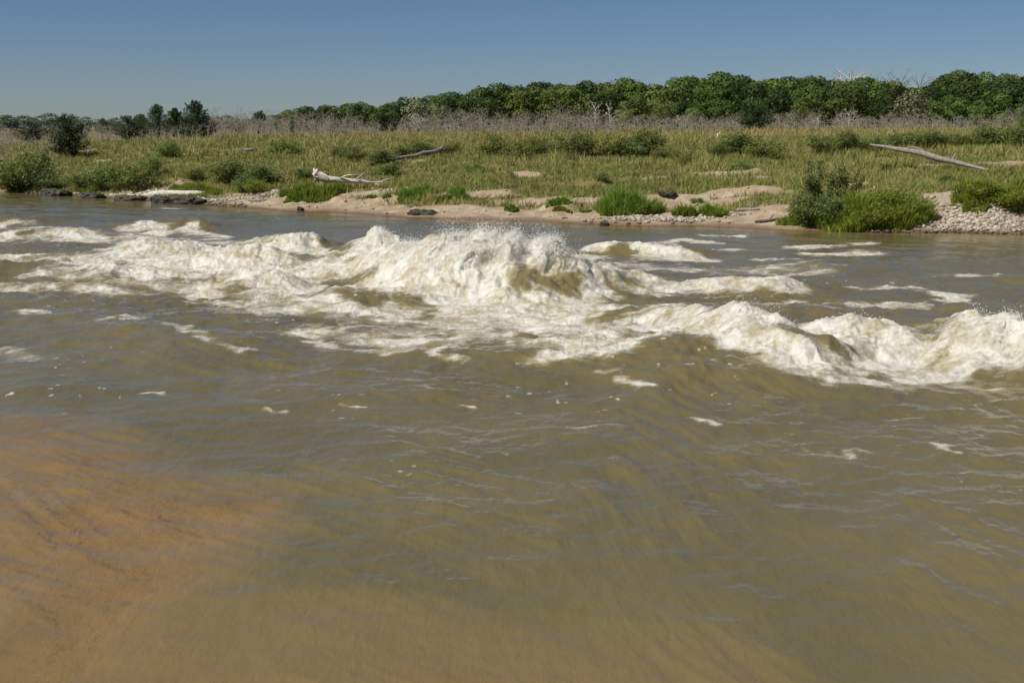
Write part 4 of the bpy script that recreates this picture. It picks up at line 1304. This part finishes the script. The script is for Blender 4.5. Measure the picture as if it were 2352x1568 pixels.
def cobbles(name, cen, siz):
    n = len(cen)
    sc_ = siz[:, None, None] * (0.6 + .8 * rng.random((n, 1, 3))) * np.array([1, 1, .65])
    th = rng.random(n) * 6.28; c, s = np.cos(th), np.sin(th)
    v = ico_v[None] * sc_ * (1 + .35 * (rng.random((n, 12, 1)) - .5))
    v = np.stack([v[..., 0] * c[:, None] - v[..., 1] * s[:, None], v[..., 0] * s[:, None] + v[..., 1] * c[:, None], v[..., 2]], -1)
    V = (cen[:, None, :] + v).reshape(-1, 3)
    F = (ico_f[None] + (np.arange(n) * 12)[:, None, None]).reshape(-1, 3)
    return V, F, np.repeat(rng.random(n), 12)


CX, CY = [], []
for gx_, gy_, rx, ry in _GRAV:
    m = int(230 * rx * ry * 3) + 60
    CX.append(gx_ + rng.normal(size=m) * rx * .55); CY.append(gy_ + rng.normal(size=m) * ry * .55)
for gx_, gy_, rx, ry in _BARE:
    m = int(14 * rx * ry) + 6
    CX.append(gx_ + rng.normal(size=m) * rx * .6); CY.append(gy_ + rng.normal(size=m) * ry * .6)
m = 1500   # a line of stones at the water's edge
ex = np.concatenate([rng.uniform(-20, -9, m), rng.uniform(9, 15, m)]); CX.append(ex); CY.append(yshore(ex) + np.abs(rng.normal(size=2 * m)) * .45)
m = 500
ex = rng.uniform(-9, 9, m); CX.append(ex); CY.append(yshore(ex) + rng.uniform(.2, 5, m))
CX = np.concatenate(CX); CY = np.concatenate(CY)
ok = (CY - yshore(CX)) > -.15; CX = CX[ok]; CY = CY[ok]
cz = gz(CX, CY)
sz = .012 + .065 * rng.random(len(CX)) ** 4
V, F, T = cobbles('gravel', np.stack([CX, CY, cz + sz * .2], 1), sz)
mgv, nt, nn, ll = mat_new('limestone')
geo = nn.new('ShaderNodeNewGeometry'); sepx = nn.new('ShaderNodeSeparateXYZ'); ll.new(geo.outputs['Position'], sepx.inputs[0])
a = attr(nt, 'tone')
c = mixc(nt, a.outputs['Fac'], (.20, .16, .11), (.52, .46, .37))
c = mixc(nt, maprange(nt, noise_(nt, geo.outputs['Position'], 22, 3, .6), .45, .7), c, (.40, .33, .24))
wetz = maprange(nt, math_(nt, 'ADD', sepx.outputs[2], math_(nt, 'MULTIPLY', noise_(nt, geo.outputs['Position'], 3, 2), .16)), .10, .20, 1, 0)
c = mixc(nt, wetz, c, (.09, .065, .03))
p = N(nt, 'ShaderNodeBsdfPrincipled'); p.inputs['Roughness'].default_value = .8; ll.new(c, p.inputs['Base Color'])
o = nn.new('ShaderNodeOutputMaterial'); ll.new(p.outputs[0], o.inputs[0])
gv = link('gravel', np_mesh('gravel', V, F, mgv, False, {'tone': T}))
tag(gv, 'pale limestone cobbles strewn along the far shore', 'gravel', kind='stuff')


# --- driftwood and logs
def seg(px0, py0, lift=0.0):
    x_, y_ = ground_hit(px0, py0)
    return np.array([x_, y_, float(gz(np.array([x_]), np.array([y_]))[0]) + lift])


def log_pts(a, b, k=7, wob=.05, sag=0.0):
    P = [a + (b - a) * t + np.array([rnd.uniform(-1, 1) * wob * .4, rnd.uniform(-1, 1) * wob, rnd.uniform(-1, 1) * wob * .5 - sag * math.sin(math.pi * t)]) for t in np.linspace(0, 1, k)]
    return P


# bleached log lying on the stones at the left
a = seg(326, 457, .10); b = seg(471, 450, .12)
o = thing('log', tuple(a), 'smooth bleached log on the stones at the left shore, dark at its blunt end', 'log')
mb = MB(); k = 9
P = [(b - a) * t + np.array([0, 0, .02 * math.sin(5 * t)]) for t in np.linspace(0, 1, k)]
mb.tube(P, np.array([.06, .12, .16, .15, .13, .12, .11, .10, .05]), 12, .5, rough=.06); mb.build('trunk', M_WHITE, o, True)
mb = MB(); q = (b - a)
mb.tube([q * .0 + np.array([-.45, 0, -.10]), q * .03 + np.array([0, 0, -.06]), q * .16 + np.array([0, -.02, -.09])], [.05, .12, .08], 8, .5, rough=.2); mb.build('rotten_end', M_BARK, o, True)

# bleached fallen tree
a = seg(735, 444, .35)
S = lambda px0, py0, dz=0.0: seg(px0, py0, dz) - a
o = thing('fallen_tree', tuple(a), 'bleached white fallen tree with upturned roots and bare branches above the beach', 'fallen tree')
wpx = a[1] / FPX
PX = lambda px0, py0, dy=0.0: np.array([(px0 - 735) * wpx, dy, (436 - py0) * wpx + .02])
mb = MB(); mb.tube([PX(727, 420), PX(738, 424), PX(752, 430), PX(775, 432), PX(800, 434), PX(835, 436), PX(862, 440)], [.13, .16, .13, .10, .085, .06, .025], 8, .5, rough=.12); mb.build('trunk', M_WHITE, o, True)
mb = MB()
for e in ((722, 406), (730, 407), (722, 428), (727, 436), (733, 438), (719, 418)): mb.tube([PX(730, 422, rnd.uniform(-.1, .1)), PX((730 + e[0]) / 2 - 1, (422 + e[1]) / 2), PX(e[0], e[1], rnd.uniform(-.12, .12))], [.10, .06, .02], 5, .5, rough=.2)
mb.build('roots', M_WHITE, o)
mb = MB()
for p3, rr in ((((775, 432), (800, 421), (833, 419)), .035), (((815, 432), (828, 424), (842, 414)), .022), (((822, 434), (838, 428), (852, 421)), .018),
               (((840, 437), (870, 437), (906, 425)), .028), (((850, 438), (868, 442), (888, 441)), .02), (((760, 430), (752, 424), (748, 420)), .02), (((868, 437), (880, 437), (900, 436)), .012)):
    mb.tube([PX(*p3[0]), PX(*p3[1], -.2), PX(*p3[2], -.35)], [rr, rr * .7, rr * .3], 5, .5)
mb.build('branches', M_WHITE, o)

# long broken log in the meadow
a = seg(842, 388, .10); b = seg(1012, 361, .22)
o = thing('log', tuple(a), 'long thin weathered log in the meadow grass with a forked root end at its right', 'log')
mb = MB(); mb.tube(log_pts(a * 0, b - a, 9, .05), [.03, .05, .06, .07, .08, .09, .10, .12, .10], 8, .5, rough=.1); mb.build('trunk', M_GREYW, o, True)
mb = MB(); q = b - a
for dx, dy, dz in ((.15, 0, .30), (.30, .1, .05), (.12, -.1, -.2), (-.1, .05, .18)): mb.tube([q + np.array([-.1, 0, 0]), q + np.array([dx * .5, dy, dz * .5]), q + np.array([dx, dy, dz])], [.07, .04, .015], 5)
mb.build('roots', M_GREYW, o)

# thin log left meadow
a = seg(500, 354, .12); b = seg(590, 352, .16)
o = thing('log', tuple(a), 'short straight pale log lying in the left meadow below the tallest cedar', 'log')
mb = MB(); mb.tube(log_pts(a * 0, b - a, 7, .03), [.04, .07, .08, .085, .085, .09, .07], 8, .5, rough=.1); mb.build('trunk', M_GREYW, o, True)
mb = MB(); mb.tube([(b - a) * .6, (b - a) * .63 + np.array([0, 0, .14])], [.03, .012], 5); mb.build('branch_stub', M_GREYW, o)

# big grey log on the right
a0 = seg(2268, 398, .08)
wpx = a0[1] / FPX
o = thing('log', tuple(a0), 'big weathered grey log lying aslant on the meadow at the right, its thin end raised', 'log')
PL = [(2268, 395, .10), (2235, 385, .15), (2205, 376, .19), (2180, 370, .24), (2155, 359, .25), (2130, 352, .25), (2105, 348, .19), (2080, 342, .13), (2053, 337, .06)]
pts = [np.array([(px0 - 2268) * wpx, (2268 - px0) * .012, (398 - py0) * wpx - .02 - (2268 - px0) * .012 * .02]) for px0, py0, r_ in PL]
mb = MB(); mb.tube(pts, [r_ * .42 for _, _, r_ in PL], 12, .5, rough=.12); mb.build('trunk', M_GREYW, o, True)
mb = MB(); mb.tube([pts[4] + np.array([0, -.05, .12]), pts[5] + np.array([.1, -.06, .12]), pts[5] + np.array([-.15, -.05, .14])], [.02, .04, .015], 6, rough=.3); mb.build('bark_flap', M_GREYW, o)
mb = MB(); mb.tube([pts[2], pts[2] + np.array([.1, -.05, .28])], [.05, .02], 6); mb.build('branch_stub', M_GREYW, o)

# mossy rocks at the waterline
mm, nt, nn, ll = mat_new('mossy_stone')
geo = nn.new('ShaderNodeNewGeometry'); sepn = nn.new('ShaderNodeSeparateXYZ'); ll.new(geo.outputs['Normal'], sepn.inputs[0])
f = noise_(nt, geo.outputs['Position'], 9, 6, .7)
c = mixc(nt, maprange(nt, math_(nt, 'ADD', math_(nt, 'MULTIPLY', sepn.outputs[2], .35), f), .68, .92), (.022, .018, .010), (.060, .075, .015))
p = N(nt, 'ShaderNodeBsdfPrincipled'); p.inputs['Roughness'].default_value = .6; ll.new(c, p.inputs['Base Color'])
bb = nn.new('ShaderNodeBump'); bb.inputs['Distance'].default_value = .05; ll.new(f, bb.inputs['Height']); ll.new(bb.outputs[0], p.inputs['Normal'])
oo = nn.new('ShaderNodeOutputMaterial'); ll.new(p.outputs[0], oo.inputs[0])


def rock(px0, py0, wpx_, hpx, dep, lab, mat=None, seed=1, z0=0.0):
    x_, y_ = at(px0, py0, z0) if z0 == 0 else ground_hit(px0, py0)
    if z0: z0 = float(gz(np.array([x_]), np.array([y_]))[0]) + .04
    k = y_ / FPX
    W, H = wpx_ * k / 2, hpx * k
    nu, nv = 48, 20
    u = np.linspace(0, 2 * np.pi, nu, endpoint=False); v = np.linspace(-.5 * np.pi, .5 * np.pi, nv)
    U, Vv = np.meshgrid(u, v)
    sq = lambda t, e: np.sign(t) * np.abs(t) ** e
    X3 = sq(np.cos(Vv), .6) * sq(np.cos(U), .8); Y3 = sq(np.cos(Vv), .6) * sq(np.sin(U), .8); Z3 = sq(np.sin(Vv), .7)
    j = 1 + .40 * fbm(X3 * 3.5 + seed * 3.1, Z3 * 2 + Y3 * 2.7, 180, 4)
    V = np.stack([X3 * W * j * (1 + .1 * Z3), Y3 * dep * j, Z3 * H * 2.1 * j * (1 - .3 * X3)], -1).reshape(-1, 3)
    i = (np.arange(nv - 1)[:, None] * nu + np.arange(nu)[None]); i2 = (np.arange(nv - 1)[:, None] * nu + (np.arange(nu) + 1)[None] % nu)
    F = np.stack([i, i2, i2 + nu, i + nu], -1).reshape(-1, 4)
    o = link('rock', np_mesh('rock', V, F, mat or mm, True), None, (x_, y_, z0))
    return tag(o, lab, 'rock')


rock(975, 495, 72, 6, .35, 'long flat mossy green rock lying at the edge of the beach in the water', seed=2)
rock(372, 466, 46, 7, .3, 'small dark mossy rock in the water under the bleached log', seed=3)
rock(430, 468, 78, 8, .35, 'longer dark mossy rock slab in the water under the right end of the bleached log', seed=4)
rock(1388, 516, 20, 3, .15, 'little dark stone at the wet edge of the beach', seed=5)
rock(1300, 506, 16, 3, .12, 'flat brown stone at the edge of the beach above the big wave', seed=6)
rock(130, 450, 60, 7, .4, 'dark wet rock ledge under the shrubs at the far left', seed=7)
rock(215, 455, 46, 6, .35, 'dark wet rock ledge at the waterline of the white stones on the left', seed=8)
rock(690, 484, 14, 4, .12, 'small brown snag on the wet sand left of the mossy rock', seed=9)
rock(300, 460, 66, 5, .35, 'low mossy rock ledge at the left of the bleached log', seed=10)
clod = wood_mat('dark_clod', (.05, .04, .03), (.12, .09, .07), 5, .95, .8)
_x, _y = ground_hit(1533, 458)
oo_ = rock(1533, 460, 40, 3, .18, 'dark clod of earth caved from the edge of the grass above the pale sand', clod, 11, float(gz(np.array([_x]), np.array([_y]))[0]) + .12)
for i, (p1, p2, rr, lab) in enumerate([((1690, 489), (1745, 487), .05, 'grey driftwood pole, longer one on the sand right of the gravel bar'),
                                       ((1675, 494), (1705, 496), .04, 'short driftwood pole below the longer one right of the gravel bar'),
                                       ((1735, 517), (1790, 510), .04, 'dark forked stick lying at the water edge left of the open willow'),
                                       ((570, 466), (615, 465), .035, 'thin stick on the sand at the left end of the beach'),
                                       ((1190, 478), (1215, 479), .03, 'pale stick on the beach beside the lone tuft')]):
    a = seg(*p1, .04); b = seg(*p2, .05)
    o = thing('driftwood', tuple(a), lab, 'driftwood')
    mb = MB(); mb.tube(log_pts(a * 0, b - a, 6, .03), [rr * .6, rr, rr, rr * .9, rr * .8, rr * .4], 7, .5, rough=.15); mb.build('stick', M_GREYW if i != 2 else M_BARK, o, True)
    mb = MB(); mb.tube([(b - a) * .55, (b - a) * .75 + np.array([0, -.05, .16])], [rr * .5, rr * .2], 5); mb.build('twig', M_GREYW if i != 2 else M_BARK, o)
# pale stump in the meadow
x_, y_ = ground_hit(1648, 322)
zb = float(gz(np.array([x_]), np.array([y_]))[0])
o = thing('stump', (x_, y_, zb), 'small pale broken stump in the meadow left of the shrub below the juniper', 'stump')
mb = MB(); mb.tube([(0, 0, -.05), (0, 0, .25), (.03, 0, .34)], [.10, .08, .04], 8, rough=.2); mb.build('trunk', M_WHITE, o, True)
mb = MB(); mb.tube([(0, 0, .2), (.12, 0, .42)], [.05, .02], 6, rough=.2); mb.build('snag', M_WHITE, o, True)
